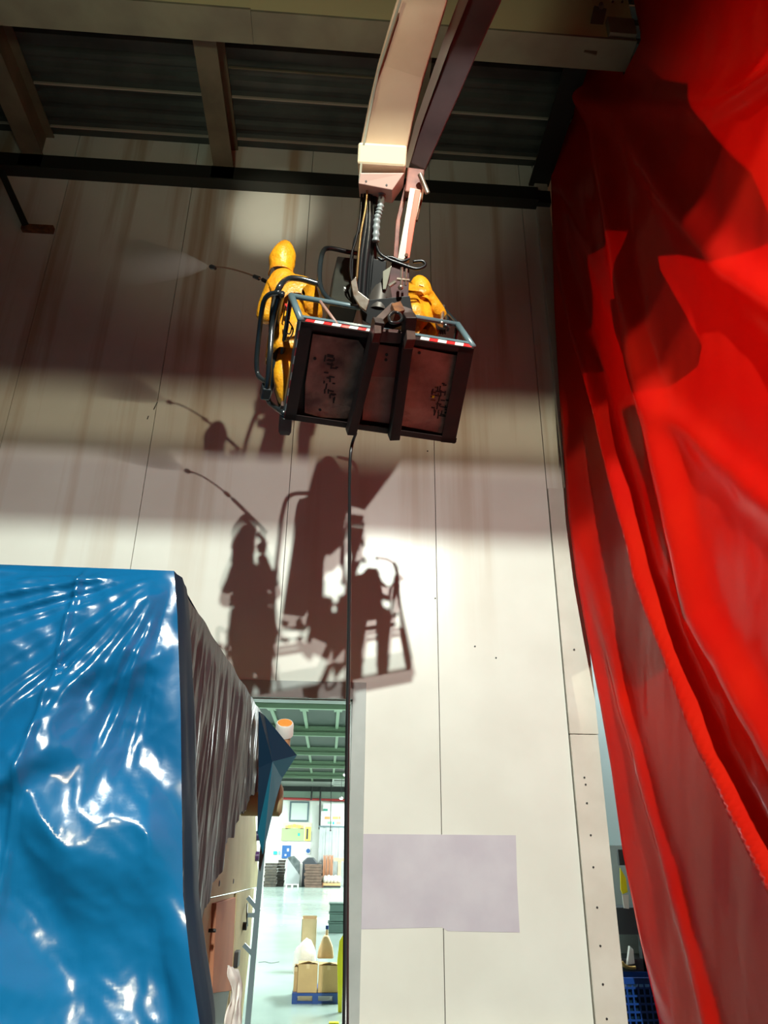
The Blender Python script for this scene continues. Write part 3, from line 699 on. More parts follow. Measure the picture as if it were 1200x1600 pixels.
# scuffed, unreadable stencil marks
rnd = random.Random(3)
for (x0, y0, x1, y1, n, m) in ((506,552,524,622,26,M_PANF), (672,598,697,650,34,M_PANF), (664,600,700,640,7,M_RUST)):
    mb = MB()
    for i in range(n):
        a = rnd.uniform(x0, x1); b = rnd.uniform(y0, y1); L = rnd.uniform(4, 11); an = rnd.choice((0.15, 1.6, 1.75, 0.2))
        c1, c2 = PL(a,b,.033), PL(a+L*math.cos(an), b+L*math.sin(an), .033)
        t = (c2-c1).normalized(); s_ = t.cross(BN)*0.006
        mb.prism([c1-s_, c2-s_, c2+s_, c1+s_], BN*.001)
    o = obj('stencil_mark', mb, m, bk, kind='stuff')
q = PL(677,620,.03); obj('yellow_tag', MB().obox(q, bx*.010, by*.010, BN*.002), M_YPL, bk)
for px, py in ((604,554),(603,562),(655,551),(492,560),(500,640)):
    q = PL(px,py,.034); obj('bolt', MB().tube([q, q-BN*.006], .012, 8), M_MDARK, bk)
# support forks under the floor
for a, b, wd in (((592,500),(548,676),.075), ((641,492),(615,684),.085)):
    p0, p1 = PL(*a,-.035), PL(*b,-.035)
    obj('support_fork', MB().beam(p0, p1, wd, .09, bx), M_PANF, lift, bevel=.006)
obj('cross_plate', MB().beam(PL(588,523,-.01), PL(646,528,-.01), .09, .05, by), mat('cross_maroon', (0.06,0.025,0.022), rough=.5), lift, bevel=.005)
# V shaped mount in front of the near edge
mtm = mat('mount_paint', (0.085,0.05,0.04), (0.05,0.03,0.025), 8, rough=.45)
mc = FP(617,490,-.10)
for pts in ([(585,498),(612,472),(618,480),(596,502),(596,520),(585,520)], [(612,472),(628,468),(646,486),(650,530),(636,530),(634,492),(618,482)]):
    obj('mount_plate', MB().prism([FP(a,b,-.10) for a,b in pts], by*.08), mtm, lift, bevel=.004)
obj('mount_block', MB().prism([FP(a,b,-.14) for a,b in ((612,474),(626,470),(633,484),(618,488))], by*.1), M_RUST, lift, bevel=.004)
obj('mount_ring', MB().tube(smooth_pts([FP(a,b,-.15) for a,b in ((608,494),(615,488),(624,490),(628,498),(622,504),(610,503),(608,494))]), .012, 8), M_BLACK, lift, smooth=True)
# hazard tape: alternate red and white slanting pieces
def tape(a, b, h0, h1, out, n, shift=0.5):
    t = (b-a)/n; mb = MB()
    for i in range(n):
        u0 = a+t*i; u1 = a+t*(i+1); sh = t*shift
        p = [u0+BN*h0, u1+BN*h0, u1+BN*h1+sh*0.6, u0+BN*h1+sh*0.6]
        mb.prism([v+out for v in p], -out*0.5, i % 2)
    return mb
ff = -fn if (EYE-q0).dot(-fn) > 0 else fn
lo_ = ln if (q0-q1).dot(ln) > 0 else -ln
o_n = -by*.004; o_l = -bx*.004
t1, t2 = q0+(q1-q0)*.02, q0+(q1-q0)*.45
obj('hazard_tape', tape(t1, t2, .012, .058, o_n, 9), [M_TAPER, M_TAPEW], bk, label='red and white striped tape')
t1, t2 = q0+(q1-q0)*.67, q0+(q1-q0)*.985
obj('hazard_tape', tape(t1, t2, .010, .062, o_n, 6), [M_TAPEW, M_TAPER], bk, label='red and white striped tape')
obj('hazard_tape', tape(q0, q3, .008, .040, o_l, 12), [M_TAPEW, M_TAPER], bk, label='red and white striped tape')
obj('toe_board', MB().prism([q0+BN*.04-bx*.004, q3+BN*.04-bx*.004, q3+BN*.10-bx*.004, q0+BN*.10-bx*.004], -bx*.006), M_BTUBE, bk)
obj('toe_board', MB().prism([q0+BN*.064-by*.003, q1+BN*.064-by*.003, q1+BN*.10-by*.003, q0+BN*.10-by*.003], -by*.006), M_BTUBE, bk)
# blue-grey rim
r0_, r1_ = FP(455,462), FP(715,507)
hR = (r0_-q0).dot(BN); r2_ = q2+BN*hR+(r1_-q1-BN*hR)*.9; r3_ = q3+BN*hR+(r0_-q0-BN*hR)*.9
rim = obj('rim_rail', MB().tube([r0_, r1_], .021, 10), M_BTUBE, lift, smooth=True, label='blue-grey rail')
for a, b in ((r1_, r2_), (r0_, r3_), (r2_, r3_)): obj('rim_rail', MB().tube([a, b], .018, 10), M_TUBE, lift, smooth=True)
for a, b in ((q0, r0_), (q1, r1_)): obj('corner_post', MB().tube([a+BN*.03, b], .026, 10), M_BTUBE, lift, smooth=True)
for a, b in ((q2, r2_), (q3, r3_)): obj('corner_post', MB().tube([a+BN*.03, b], .022, 10), M_TUBE, lift, smooth=True)
for pts, r in (
    ([FP(530,475,.02), FP(514,468,.02), FP(502,452,.02), FP(499,430,.02), FP(503,398,.02), FP(513,388,.02), FP(545,394,.02), FP(570,398,.02)], .022),
    ([LP(424,520,.10), LP(427,480,.10), FP(436,450,-.0), FP(450,436,.02), FP(470,436,.02), FP(498,444,.02)], .024),
    ([FP(437,457), LP(420,461,.17), LP(411,476,.2), LP(405,520,.2), LP(401,565,.2), LP(404,587,.18), LP(418,598,.14)], .020),
    ([LP(436,462,.10), LP(426,505,.12), LP(422,555,.14), LP(418,598,.14), LP(413,620,.14)], .022),
    ([FP(441,458), LP(433,500,.06), LP(430,545,.07), LP(427,592,.07), LP(419,622,.08), LP(427,634,.05), LP(444,646,.01)], .022),
    ([FP(655,466,.1), FP(678,473,.1), FP(692,483,.1), FP(698,498,.06), FP(696,510,.02)], .020),
    ([FP(695,485,.08), RP(706,497,.0), RP(720,514,.0), q1+BN*.04], .018)):
    obj('guard_rail', MB().tube(smooth_pts(pts), r, 10), M_TUBE, lift, smooth=True, label='black bent tube rail')
obj('rail_latch', MB().obox(LP(415,612,.14), bx*.035, by*.05, BN*.05), M_TUBE, lift, bevel=.01)
obj('rail_upright', MB().tube([FP(690,505,.0), FP(693,478,.05)], .013, 8), M_CHROME, lift, smooth=True)
obj('rail_upright', MB().tube([q0+(q1-q0)*.2+BN*.06, q0+(q1-q0)*.16+BN*(hR)+(r0_-q0-BN*hR)], .013, 8), mat('pinkish_tube', (0.35,0.2,0.16), rough=.4), lift, smooth=True)
# control box
cb = FP(538,436,.10)
obj('control_box', MB().prism([FP(a,b,.06) for a,b in ((527,400),(560,404),(558,482),(516,470))], by*.22), mat('box_dark', (0.030,0.030,0.022), (0.02,0.02,0.016), 4, rough=.5), lift, bevel=.012, label='dark control box')
obj('box_latch', MB().obox(FP(539,452,.05), bx*.008, by*.01, BN*.022), M_WHITE, lift)
# wires hanging inside the cage
for pts in ([(450,500),(458,515),(452,530),(445,533)], [(446,478),(440,510),(436,535)], [(442,515),(452,522),(456,512)]):
    obj('cable', MB().tube(smooth_pts([LP(a,b,.02) for a,b in pts]), .006, 6), M_BLACK, lift, smooth=True)
obj('red_reflector', MB().obox(LP(447,480,.0), bx*.012, by*.02, BN*.028), M_TAPER, lift, bevel=.004)

# black hose hanging from the basket to the floor
hp_ = [q3+(q2-q3)*.39-BN*.05, P(547,720,d=5.95), P(546,900,d=5.0), P(543,1150,d=4.0), P(541,1400,d=3.2), P(540,1600,d=2.75)]
e = hp_[-1]; hp_ += [V((e.x+.01, e.y-.10, .7)), V((e.x+.05, e.y-.18, .10)), V((e.x+.3, e.y-.3, .013)), V((e.x+1.4, e.y-.9, .013))]
hz = obj('hanging_hose', MB().tube(smooth_pts(hp_, 8), .0125, 8), M_BLACK, smooth=True, base=(e.x, e.y, 0))
tag(hz, 'long black hose hanging straight down from the basket past the doorway', 'hose')

# ================================================================== PEOPLE
def skin_body(name, joints, edges, root, mats, parent):
    me = bpy.data.meshes.new(name); o = bpy.data.objects.new(name, me); COL.objects.link(o); o.parent = parent
    off = wloc(o); keys = list(joints)
    me.from_pydata([tuple(joints[k][0]-off) for k in keys], [(keys.index(a), keys.index(b)) for a, b in edges], [])
    for m in mats: me.materials.append(m)
    mod = o.modifiers.new('skin', 'SKIN'); mod.use_smooth_shade = True
    for i, k in enumerate(keys):
        r = joints[k][1]; me.skin_vertices[0].data[i].radius = r if isinstance(r, tuple) else (r, r)
        me.skin_vertices[0].data[i].use_root = (k == root)
    s = o.modifiers.new('sub', 'SUBSURF'); s.levels = 2; s.render_levels = 2
    return o
def glove(hand, d, grip, parent):
    """palm with four curled fingers and a side thumb, closed round a bar running along grip"""
    d = d.normalized(); g_ = (grip-d*grip.dot(d)).normalized(); n = d.cross(g_)
    mb = MB(); mb.obox(hand, d*.042, g_*.038, n*.014)
    for i, L in enumerate((.070,.080,.075,.058)):
        b = hand+d*.040+g_*(.030-.020*i)
        mb.tube([b, b+d*L*.4+n*.008, b+d*L*.5+n*.034, b+d*L*.1+n*.046], [.011,.0105,.0095,.008], 8)
    t = hand-d*.012+g_*.040
    mb.tube([t, t+g_*.018+d*.022+n*.010, t+g_*.010+d*.045+n*.028], [.013,.012,.010], 8)
    return obj('glove', mb, M_GLOVE, parent, smooth='angle')
def boot(a, toe, parent, m=M_BOOT):
    """a = ankle, toe = toe tip direction vector"""
    t = toe.normalized(); mb = MB()
    s_ = t.cross(Z).normalized()
    up = s_.cross(t)
    rows = [(-.09,.038,.0,.10),(-.05,.046,.0,.13),(.03,.048,.0,.12),(.09,.050,.0,.08),(.15,.050,.0,.062),(.185,.036,.006,.045)]
    for x, w_, lo2, hi2 in rows:
        c = a+t*x-up*.10
        for u, v in ((-1,lo2),(1,lo2),(1.0,hi2*.55),(.65,hi2),(-.65,hi2),(-1,hi2*.55)): mb.v.append(c+s_*w_*u+up*v)
    n = 6
    mb.f = [(i*n+k, i*n+(k+1)%n, (i+1)*n+(k+1)%n, (i+1)*n+k) for i in range(5) for k in range(n)]+[tuple(range(n))[::-1], tuple(range(30,36))]; mb.m = [0]*len(mb.f)
    mb.tube([a-up*.02, a+up*.10, a+up*.20], [.060,.058,.062], 12)
    o = obj('boot', mb, m, parent, smooth='angle'); return o
def hood(c, fwd, r, parent, peak):
    """rain hood: an egg open to the front with a soft peak at the crown and a cape collar"""
    f = fwd.normalized(); s_ = f.cross(Z).normalized(); u = s_.cross(f); mb = MB(); NU, NV = 20, 14
    for j in range(NV+1):
        ph = math.pi*j/NV                          # 0 crown, pi neck
        for i in range(NU+1):
            th = 0.75+(2*math.pi-1.5)*i/NU         # gap of the face opening around +f
            rr = r*(1+0.05*noise.noise(V((th*1.5, ph*2, 3)))); zz = math.cos(ph)
            k = math.sin(ph)**0.8
            if ph > 2.0: k = max(k, 0.86+(ph-2.0)*0.10)
            h = zz*r*1.28+(peak*max(0, zz)**6)
            mb.v.append(c+(f*math.cos(th)+s_*math.sin(th))*rr*k*0.96+u*h-f*(.03*max(0,zz)))
    mb.f = [(j*(NU+1)+i, j*(NU+1)+i+1, (j+1)*(NU+1)+i+1, (j+1)*(NU+1)+i) for j in range(NV) for i in range(NU)]; mb.m = [0]*len(mb.f)
    o = obj('hood', mb, M_YEL, parent, smooth=True); o.modifiers.new('t', 'SOLIDIFY').thickness = .006
    return o
def head(c, fwd, parent):
    f = fwd.normalized(); s_ = f.cross(Z).normalized(); u = s_.cross(f)
    mb = MB(); mb.ball((0,0,0), (.075,.095,.115), 20, 14)
    out = []
    for v in mb.v:
        y = v.y; x = v.x
        if v.z < -.03: x *= 1-(-v.z-.03)*3.0; y = y*(1-(-v.z-.03)*1.2)
        out.append(c+s_*x+f*y+u*v.z)
    mb.v = out
    mb.prism([c+f*.092+u*.02, c+f*.088-u*.03+s_*.016, c+f*.118-u*.026, c+f*.088-u*.03-s_*.016], u*.004)   # nose
    o = obj('head', mb, M_SKIN, parent, smooth=True)
    for sg in (-1, 1): obj('eye', MB().ball(c+f*.083+s_*.030*sg+u*.008, (.013,.013,.008), 10, 6), M_WHITE, o, smooth=True)
    obj('mouth', MB().ball(c+f*.080-u*.055, (.022,.012,.006), 10, 6), mat('lips', (0.30,0.10,0.08), rough=.5), o, smooth=True)
    for sg in (-1, 1): obj('ear', MB().ball(c+s_*.076*sg-u*.004, (.012,.018,.030), 8, 6), M_SKIN, o, smooth=True)
    return o

def raincoat(name, pts, rows, parent):
    """loose jacket skirt around the hips: rings along pts with radii"""
    mb = MB(); N = 28
    for (c, (rx, ry)) in zip(pts, rows):
        for k in range(N):
            an = 2*math.pi*k/N; wv = 1+.06*math.sin(an*5+c.z*8)+.04*math.sin(an*9+1)
            mb.v.append(c+X*rx*wv*math.cos(an)+Y*ry*wv*math.sin(an))
    mb.f = [(j*N+k, j*N+(k+1)%N, (j+1)*N+(k+1)%N, (j+1)*N+k) for j in range(len(pts)-1) for k in range(N)]; mb.m = [0]*len(mb.f)
    o = obj(name, mb, M_YEL, parent, smooth=True); o.modifiers.new('t', 'SOLIDIFY').thickness = .006; return o

pj = lambda px, py, y, r: (P(px, py, y=y), r)
# person with the lance
J = dict(pel=pj(458,545,4.98,(.165,.14)), waist=pj(454,512,4.99,(.155,.13)), chest=pj(452,476,4.97,(.175,.14)), top=pj(448,452,4.95,(.12,.11)), neck=pj(443,437,4.95,.10), headb=pj(441,424,4.95,.095),
         shl=pj(423,453,4.96,.10), ell=pj(414,500,5.02,.085), wrl=pj(424,480,5.26,.052),
         shr=pj(481,451,4.96,.10), elr=pj(492,500,5.06,.085), wrr=pj(462,474,5.28,.048),
         hipl=pj(446,556,4.98,.105), knl=pj(443,597,4.98,.088), anl=(PL(448,636,.17),.062),
         hipr=pj(476,558,4.94,.105), knr=pj(480,585,4.86,.085), anr=(PL(482,612,.17),.062))
EDG = [('pel','waist'),('waist','chest'),('chest','top'),('top','neck'),('neck','headb'),('top','shl'),('shl','ell'),('ell','wrl'),('top','shr'),('shr','elr'),('elr','wrr'),
       ('pel','hipl'),('hipl','knl'),('knl','anl'),('pel','hipr'),('hipr','knr'),('knr','anr')]
p1 = thing('person', tuple((J['anl'][0]+J['anr'][0])/2-Z*.1), 'person in yellow rain suit at the left end of the basket, aiming a lance', 'person')
skin_body('body', J, EDG, 'pel', [M_YEL], p1)
head(P(441,409,y=5.0), V((-.6,.8,.05)), p1)
hood(P(441,408,y=4.97), V((-.6,.8,.0)), .118, p1, .045)
raincoat('jacket_skirt', [P(455,500,y=4.99), P(456,525,y=4.98), P(458,550,y=4.98), P(459,566,y=4.98)], [(.165,.15),(.19,.165),(.205,.18),(.215,.19)], p1)
gdir = P(330,417,y=5.62)-P(462,455,y=5.34)
glove(J['wrl'][0]+V((.0,.05,.03)), V((-.1,.9,.4)), gdir, p1); glove(J['wrr'][0]+V((0,.06,.02)), V((-.1,.9,.4)), gdir, p1)
boot(J['anl'][0]+by*.02, by+bx*.15, p1); boot(J['anr'][0], by, p1)
# toe of the boot that sticks out past the floor edge
# lance
a, b = P(470,468,y=5.33), P(330,417,y=5.60)
lance = thing('spray_lance', tuple(a), 'thin spray lance held out to the left towards the wall', 'spray lance')
mid = P(410,437,y=5.45)
obj('lance_tube', MB().tube(smooth_pts([mid, P(385,427,y=5.5), P(355,419,y=5.56), b]), .008, 8), M_LANCE, lance, smooth=True)
obj('handle', MB().tube([a, mid], .018, 10), M_BLACK, lance, smooth=True)
obj('collar', MB().tube([P(405,435,y=5.46), P(397,432,y=5.48)], .020, 10), M_BLACK, lance, smooth='angle')
obj('nozzle', MB().tube([P(337,419,y=5.59), b, P(328,416,y=5.605)], [.018,.024,.014], 10), M_BLACK, lance, smooth='angle')
# spray: a thinning cone of mist
s0 = P(328,416.5,y=5.6); s1 = P(185,408,y=5.95); ax = (s1-s0)
mb = MB(); mb.tube([s0+ax*t for t in (0,.1,.25,.5,.75,1)], [.008,.05,.11,.17,.22,.25], 20)
mist = bpy.data.materials.new('spray_mist'); mist.use_nodes = True; nt = mist.node_tree
nt.nodes.remove(nt.nodes['Principled BSDF'])
vsn = nt.nodes.new('ShaderNodeVolumePrincipled'); vsn.inputs['Color'].default_value = (.9,.85,.85,1)
geo = nt.nodes.new('ShaderNodeNewGeometry'); dist = nt.nodes.new('ShaderNodeVectorMath'); dist.operation = 'DISTANCE'; dist.inputs[1].default_value = s0
nt.links.new(geo.outputs['Position'], dist.inputs[0])
mr = nt.nodes.new('ShaderNodeMapRange'); mr.inputs[1].default_value = 0; mr.inputs[2].default_value = ax.length; mr.inputs[3].default_value = 1.3; mr.inputs[4].default_value = 0.0
mr.inputs[3].default_value = 5.0; nt.links.new(dist.outputs['Value'], mr.inputs[0]); nt.links.new(mr.outputs[0], vsn.inputs['Density']); nt.links.new(vsn.outputs[0], nt.nodes['Material Output'].inputs['Volume'])
sp = obj('water_spray', mb, mist, smooth=True, base=s0); tag(sp, 'faint white cone of water mist leaving the lance nozzle', 'water spray', kind='stuff')

# second person, bent over on the right
J2 = dict(pel=pj(640,505,4.95,(.15,.14)), waist=pj(642,487,4.97,(.15,.13)), chest=pj(646,470,4.95,(.155,.13)), top=pj(652,458,4.93,(.10,.10)), neck=pj(655,455,4.92,.09), headb=pj(657,452,4.92,.085),
         shl=pj(634,462,4.95,.08), ell=pj(628,492,5.05,.065), wrl=pj(650,500,5.22,.048),
         shr=pj(668,468,4.93,.085), elr=pj(688,492,5.0,.066), wrr=pj(692,507,5.2,.048),
         hipl=pj(632,514,4.95,.10), knl=pj(638,535,5.15,.082), anl=(PL(634,590,.17),.060),
         hipr=pj(656,518,4.95,.10), knr=pj(676,540,5.15,.082), anr=(PL(676,596,.17),.060))
p2 = thing('person', tuple((J2['anl'][0]+J2['anr'][0])/2-Z*.1), 'person in yellow rain suit crouching at the right end of the basket', 'person')
skin_body('body', J2, EDG, 'pel', [M_YEL], p2)
head(P(656,456,y=4.93), V((.5,.8,-.3)), p2); hood(P(657,458,y=4.92), V((.5,.85,-.1)), .105, p2, .02)
raincoat('jacket_skirt', [P(642,480,y=4.97), P(641,496,y=4.96), P(642,518,y=4.96)], [(.155,.15),(.18,.17),(.20,.19)], p2)
glove(J2['wrl'][0]+V((.0,.05,.02)), V((.1,.9,.2)), X, p2); glove(J2['wrr'][0]+V((0,.05,.02)), V((.1,.9,.2)), X, p2)
boot(J2['anl'][0], by, p2); boot(J2['anr'][0], by+bx*.2, p2)

# ================================================================== HALL CONTENTS
def base_y(px, py): return P(px, py, z=0).y
def crate(px0, py0, px1, py1, dep, ym=46.3):
    q = P((px0+px1)/2, py1, z=0); y = min(q.y, ym)
    return P(px0, py1, y=y).x, P(px1, py1, y=y).x, y, y+dep, P(px0, py0, y=y).z
def pallet_stack(px0, py0, px1, py1, dep, n, m, label, tilt=0.02, group=None, ym=46.3, name='pallet_stack', cat='pallets'):
    x0, x1, y0, y1, h = crate(px0, py0, px1, py1, dep, ym)
    t = thing(name, ((x0+x1)/2, y0, 0), label, cat, group); s_ = h/n
    for i in range(n):
        j = random.uniform(-tilt, tilt)*1.5; z = i*s_; mb = MB()
        for k in range(3): mb.box((x0+j, y0+(dep-.1)*k/2, z+.002), (x1+j, y0+(dep-.1)*k/2+.1, z+s_*.62))
        mb.box((x0+j-.01, y0-.01, z+s_*.62), (x1+j+.01, y1+.01, z+s_*.86))
        obj('pallet', mb, m, t)
    return t
pallet_stack(412,1348,431,1386,.9,8,M_WOODD,'dark pallet stack standing furthest left on the far floor')
pallet_stack(432.5,1343,443,1382,.8,9,M_WOODD,'narrow dark pallet stack just right of the leftmost one')
pallet_stack(475,1350,502,1387,1.0,8,M_WOODB,'brown pallet stack in the middle of the far floor', ym=45.6)
for i, px in enumerate((504,509.5,515)):
    x0, x1, y0, y1, h = crate(px, 1336, px+4.6, 1372, .7)
    t = thing('plank_stack', ((x0+x1)/2, y0, 0), ('reddish upright plank bundle nearest the brown pallets','reddish upright plank bundle in the middle of three','reddish upright plank bundle nearest the timber post')[i], 'planks', 'upright plank bundles by the strip curtain')
    for k in range(3): obj('plank', MB().box((x0+(x1-x0)*k/3+.005, y0+.03*(k%2), 0), (x0+(x1-x0)*(k+1)/3-.005, y1, h-.06*(k%2))), M_WOODO, t)
# film wrapped load on a white pallet
x0, x1, y0, y1, h = crate(446,1337,467,1386,.9)
t = thing('wrapped_load', ((x0+x1)/2, y0, 0), 'dark load under clear film on a pale pallet between the stacks', 'wrapped load')
obj('pallet', MB().box((x0,y0,.10), (x1,y1,.15)).box((x0,y0,0), (x0+.1,y1,.1)).box((x1-.1,y0,0), (x1,y1,.1)).box(((x0+x1)/2-.06,y0,0), ((x0+x1)/2+.06,y1,.1)), M_WHITE, t)
obj('load', MB().prism([(x0+.02,y0+.03,.15),(x1-.02,y0+.03,.15),(x1-.02,y0+.03,h*.8),(x0+.35,y0+.03,h),(x0+.02,y0+.03,h*.95)], (0,.8,0)), mat('load_dark', (0.06,0.08,0.08), (0.12,0.14,0.14), 5, rough=.3), t, bevel=.03)
obj('film', MB().prism([(x0,y0+.01,.15),(x1,y0+.01,.15),(x1,y0+.01,.6),(x0,y0+.01,1.45)], (0,.01,0)), mat('clear_film', (0.7,0.75,0.75), rough=.15, alpha=.35), t)
# parked dark machine behind the brown stack
x0, x1, y0, y1, h = crate(470,1340,495,1378,.8,45.85)
t = thing('roller_table', ((x0+x1)/2, y0+.6, 0), 'low dark domed machine with a white side, behind the brown pallet stack', 'machine')
obj('body', MB().prism([(x0,y0+.9,0),(x1,y0+.9,0),(x1,y0+.9,h*.8),(x1-.25,y0+.9,h),(x0+.25,y0+.9,h),(x0,y0+.9,h*.85)], (0,.9,0)), M_SHELF, t, bevel=.05)
obj('side_cover', MB().box((x0-.06,y0+.85,.0), (x0+.02,y0+1.6,h*.8)), M_WHITE, t, bevel=.03)
# white bundle
x0, x1, y0, y1, h = crate(505,1366,532,1383,.9,45.2)
t = thing('white_bundle', ((x0+x1)/2, y0, 0), 'white wrapped bundle on a tan base at the right of the far floor', 'bundle')
obj('base', MB().box((x0,y0,.0), (x1,y1,.10)), M_MDARK, t); obj('tray', MB().box((x0,y0-.01,.10), (x1,y1,.22)), M_CARD, t)
mb = MB()
for k in range(5): mb.ball((x0+(x1-x0)*(k+.5)/5, y0+.4, .38), (.16,.38,.22+.03*(k%2)), 10, 6)
obj('wrapping', mb, M_FILM, t, smooth=True, kind='stuff')
# timber frame
x0, x1, y0, y1, h = crate(523.5,1345,534,1372,.1,45.5)
t = thing('timber_trestle', ((x0+x1)/2, y0, 0), 'pale timber post with a cross bar at the right edge of the doorway view', 'trestle')
obj('post', MB().box((x0+.15,y0+.7,0), (x0+.32,y0+.85,h)), M_PAPER, t); obj('cross_bar', MB().box((x0-.1,y0+.68,h-.02), (x1+.2,y0+.87,h+.14)), M_PAPER, t)
# dark green crates half way
for k, (a, b) in enumerate(((1411,1425),(1425.5,1440),(1440.5,1458))):
    yb = base_y(520,1458); x0 = P(514 if k < 2 else 513, 1458, y=yb).x; x1 = x0+.42
    z1 = P(520,a,y=yb).z; z0 = max(0, P(520,b,y=yb).z)
    t = thing('green_crate', ((x0+x1)/2, yb, z0+.001), ('dark green crate on top of the stack half way down the hall','dark green crate in the middle of the stack half way down the hall','dark green crate at the bottom of the stack half way down the hall')[k], 'crate', 'stacked green crates')
    obj('body', MB().box((x0,yb,z0+.001), (x1,yb+.5,z1-.03)), M_GREEN, t, bevel=.01); obj('lid', MB().box((x0-.02,yb-.02,z1-.03), (x1+.02,yb+.52,z1)), M_GREEN, t)

# blue pallet with cartons
yb = base_y(490,1569)
def HX(px, y=yb): return P(px,1560,y=y).x
def HZ(py, y=yb): return P(490,py,y=y).z
pz = HZ(1552)
t = thing('plastic_pallet', (HX(491), yb, 0), 'blue plastic pallet under the cartons on the hall floor', 'pallet')
mb = MB().box((HX(456),yb,pz-.03), (HX(530),yb+.75,pz))
obj('deck', mb, M_PALLB, t)
for a, b in ((456,464),(488,497),(520,530)): obj('foot', MB().box((HX(a),yb,0), (HX(b),yb+.75,pz-.03)), M_PALLB, t)
for a, b in ((464,488),(497,520)): obj('skid', MB().box((HX(a),yb+.02,0), (HX(b),yb+.05,.03)), M_PALLB, t)
def carton(a, b, top, bot, dy, dep, label, group, zb=None):
    x0, x1 = HX(a), HX(b); z0 = pz+.001 if zb is None else zb; z1 = HZ(top)
    t = thing('carton', ((x0+x1)/2, yb+dy, z0), label, 'carton', group)
    obj('box', MB().box((x0,yb+dy,z0), (x1,yb+dy+dep,z1)), M_CARD, t, bevel=.004)
    obj('flap', MB().prism([(x0,yb+dy,z1),((x0+x1)/2,yb+dy-.01,z1+.035),(x1,yb+dy,z1+.004),(x1,yb+dy+dep*.45,z1+.01),(x0,yb+dy+dep*.45,z1+.02)], (0,0,.004)), M_CARD, t)
    obj('tape', MB().box(((x0+x1)/2-.02,yb+dy-.002,z1-.05), ((x0+x1)/2+.02,yb+dy+dep,z1+.001)), M_PAPER, t)
    return t
carton(463.5,494.5,1507,1552,.02,.32,'left brown carton of the two at the front of the pallet','cartons on the pallet')
carton(496,528,1509,1552,.03,.32,'right brown carton of the two at the front of the pallet','cartons on the pallet')
carton(457,463,1513,1552,.10,.32,'thin edge of a carton wrapped in film behind the left one','cartons on the pallet')
# sacks, film and paper bag over them
def lump(name, c, rad, m, label, cat, seed, group=None, extra=None):
    mb = MB(); mb.ball((0,0,0), (1,1,1), 28, 20); c = V(c)
    for i, v in enumerate(mb.v):
        n_ = 1+.22*noise.noise(v*1.7+V((seed,0,0)))+.08*noise.noise(v*5+V((0,seed,0)))
        mb.v[i] = V((v.x*rad[0]*n_, v.y*rad[1]*n_, v.z*rad[2]*n_))+c
    o = obj(name, mb, m, smooth=True, base=c-Z*rad[2]); return tag(o, label, cat, group)
y2 = yb+.45
lump('plastic_film', (HX(471), yb+.58, pz+.27), (.17,.19,.275), M_FILM, 'heap of crumpled white film behind the cartons', 'plastic film', 3)
mb = MB(); a_, b_ = HX(492), HX(520)
zt = HZ(1466); zb_ = HZ(1507)+.03
mb.prism([(a_,yb+.30,zb_),(b_,yb+.30,zb_),(b_-.02,yb+.30,zb_+(zt-zb_)*.5),((a_+b_)/2+.03,yb+.30,zt),((a_+b_)/2-.03,yb+.30,zt),(a_+.02,yb+.30,zb_+(zt-zb_)*.4)], (0,.22,0))
tag(obj('paper_sack', mb, M_PAPER, bevel=.025, base=((a_+b_)/2, yb+.4, zb_)), 'tan paper sack gathered to a point on top of the cartons', 'sack')
q = V(((a_+b_)/2+.01, yb+.42, zt+.001))
t = thing('bottle', tuple(q), 'small bottle with blue cap standing on the tan sack', 'bottle')
obj('body', MB().tube([q, q+Z*.05, q+Z*.07], [.02,.02,.012], 12), M_PAPER, t, smooth='angle'); obj('cap', MB().tube([q+Z*.07, q+Z*.115], .022, 12), M_BLUEP, t, smooth='angle')
y3 = yb+2.6; x0, x1 = P(471,1460,y=y3).x, P(494,1460,y=y3).x; z1 = P(480,1436,y=y3).z
t = thing('paper_bag', ((x0+x1)/2, y3, 0), 'tall open brown paper bag standing behind the cartons', 'bag')
obj('bag', MB().box((x0,y3,0), (x1,y3+.006,z1)).box((x0,y3+.3,0), (x1,y3+.306,z1+.03)).box((x0,y3,0), (x0+.006,y3+.3,z1)).box((x1-.006,y3,0), (x1,y3+.3,z1)), M_PAPER, t)
obj('contents', MB().box((x0+.02,y3+.02,0.01), (x1-.02,y3+.28,z1-.06)), M_WOODB, t)
# yellow plastic at the right edge
y4 = yb-.55
x0, x1 = P(527,1500,y=y4).x, P(536,1500,y=y4).x
t = obj('yellow_sheet', MB().prism([(x0+.03,y4,0),(x1+.05,y4,0),(x1+.05,y4,P(531,1448,y=y4).z),(x0+.02,y4,P(531,1470,y=y4).z),(x0,y4,P(531,1500,y=y4).z)], (0,.02,0)), M_YPL, bevel=.006, base=(x1,y4,0))
tag(t, 'yellow plastic sheet standing just inside the right side of the doorway', 'plastic sheet')
q = P(521,1600,z=0.0)
tag(obj('yellow_box', MB().box((q.x-.05,q.y-.05,0), (q.x+.06,q.y+.03,.02)), M_YPL, base=q), 'small yellow patch on the floor at the bottom of the doorway', 'floor marker')
# crack in the floor
obj('floor_crack', MB().tube(smooth_pts([P(a,b,z=.001) for a,b in ((404,1504),(414,1503),(424,1505),(436,1503))]), .006, 4), M_MDARK, kind='structure')

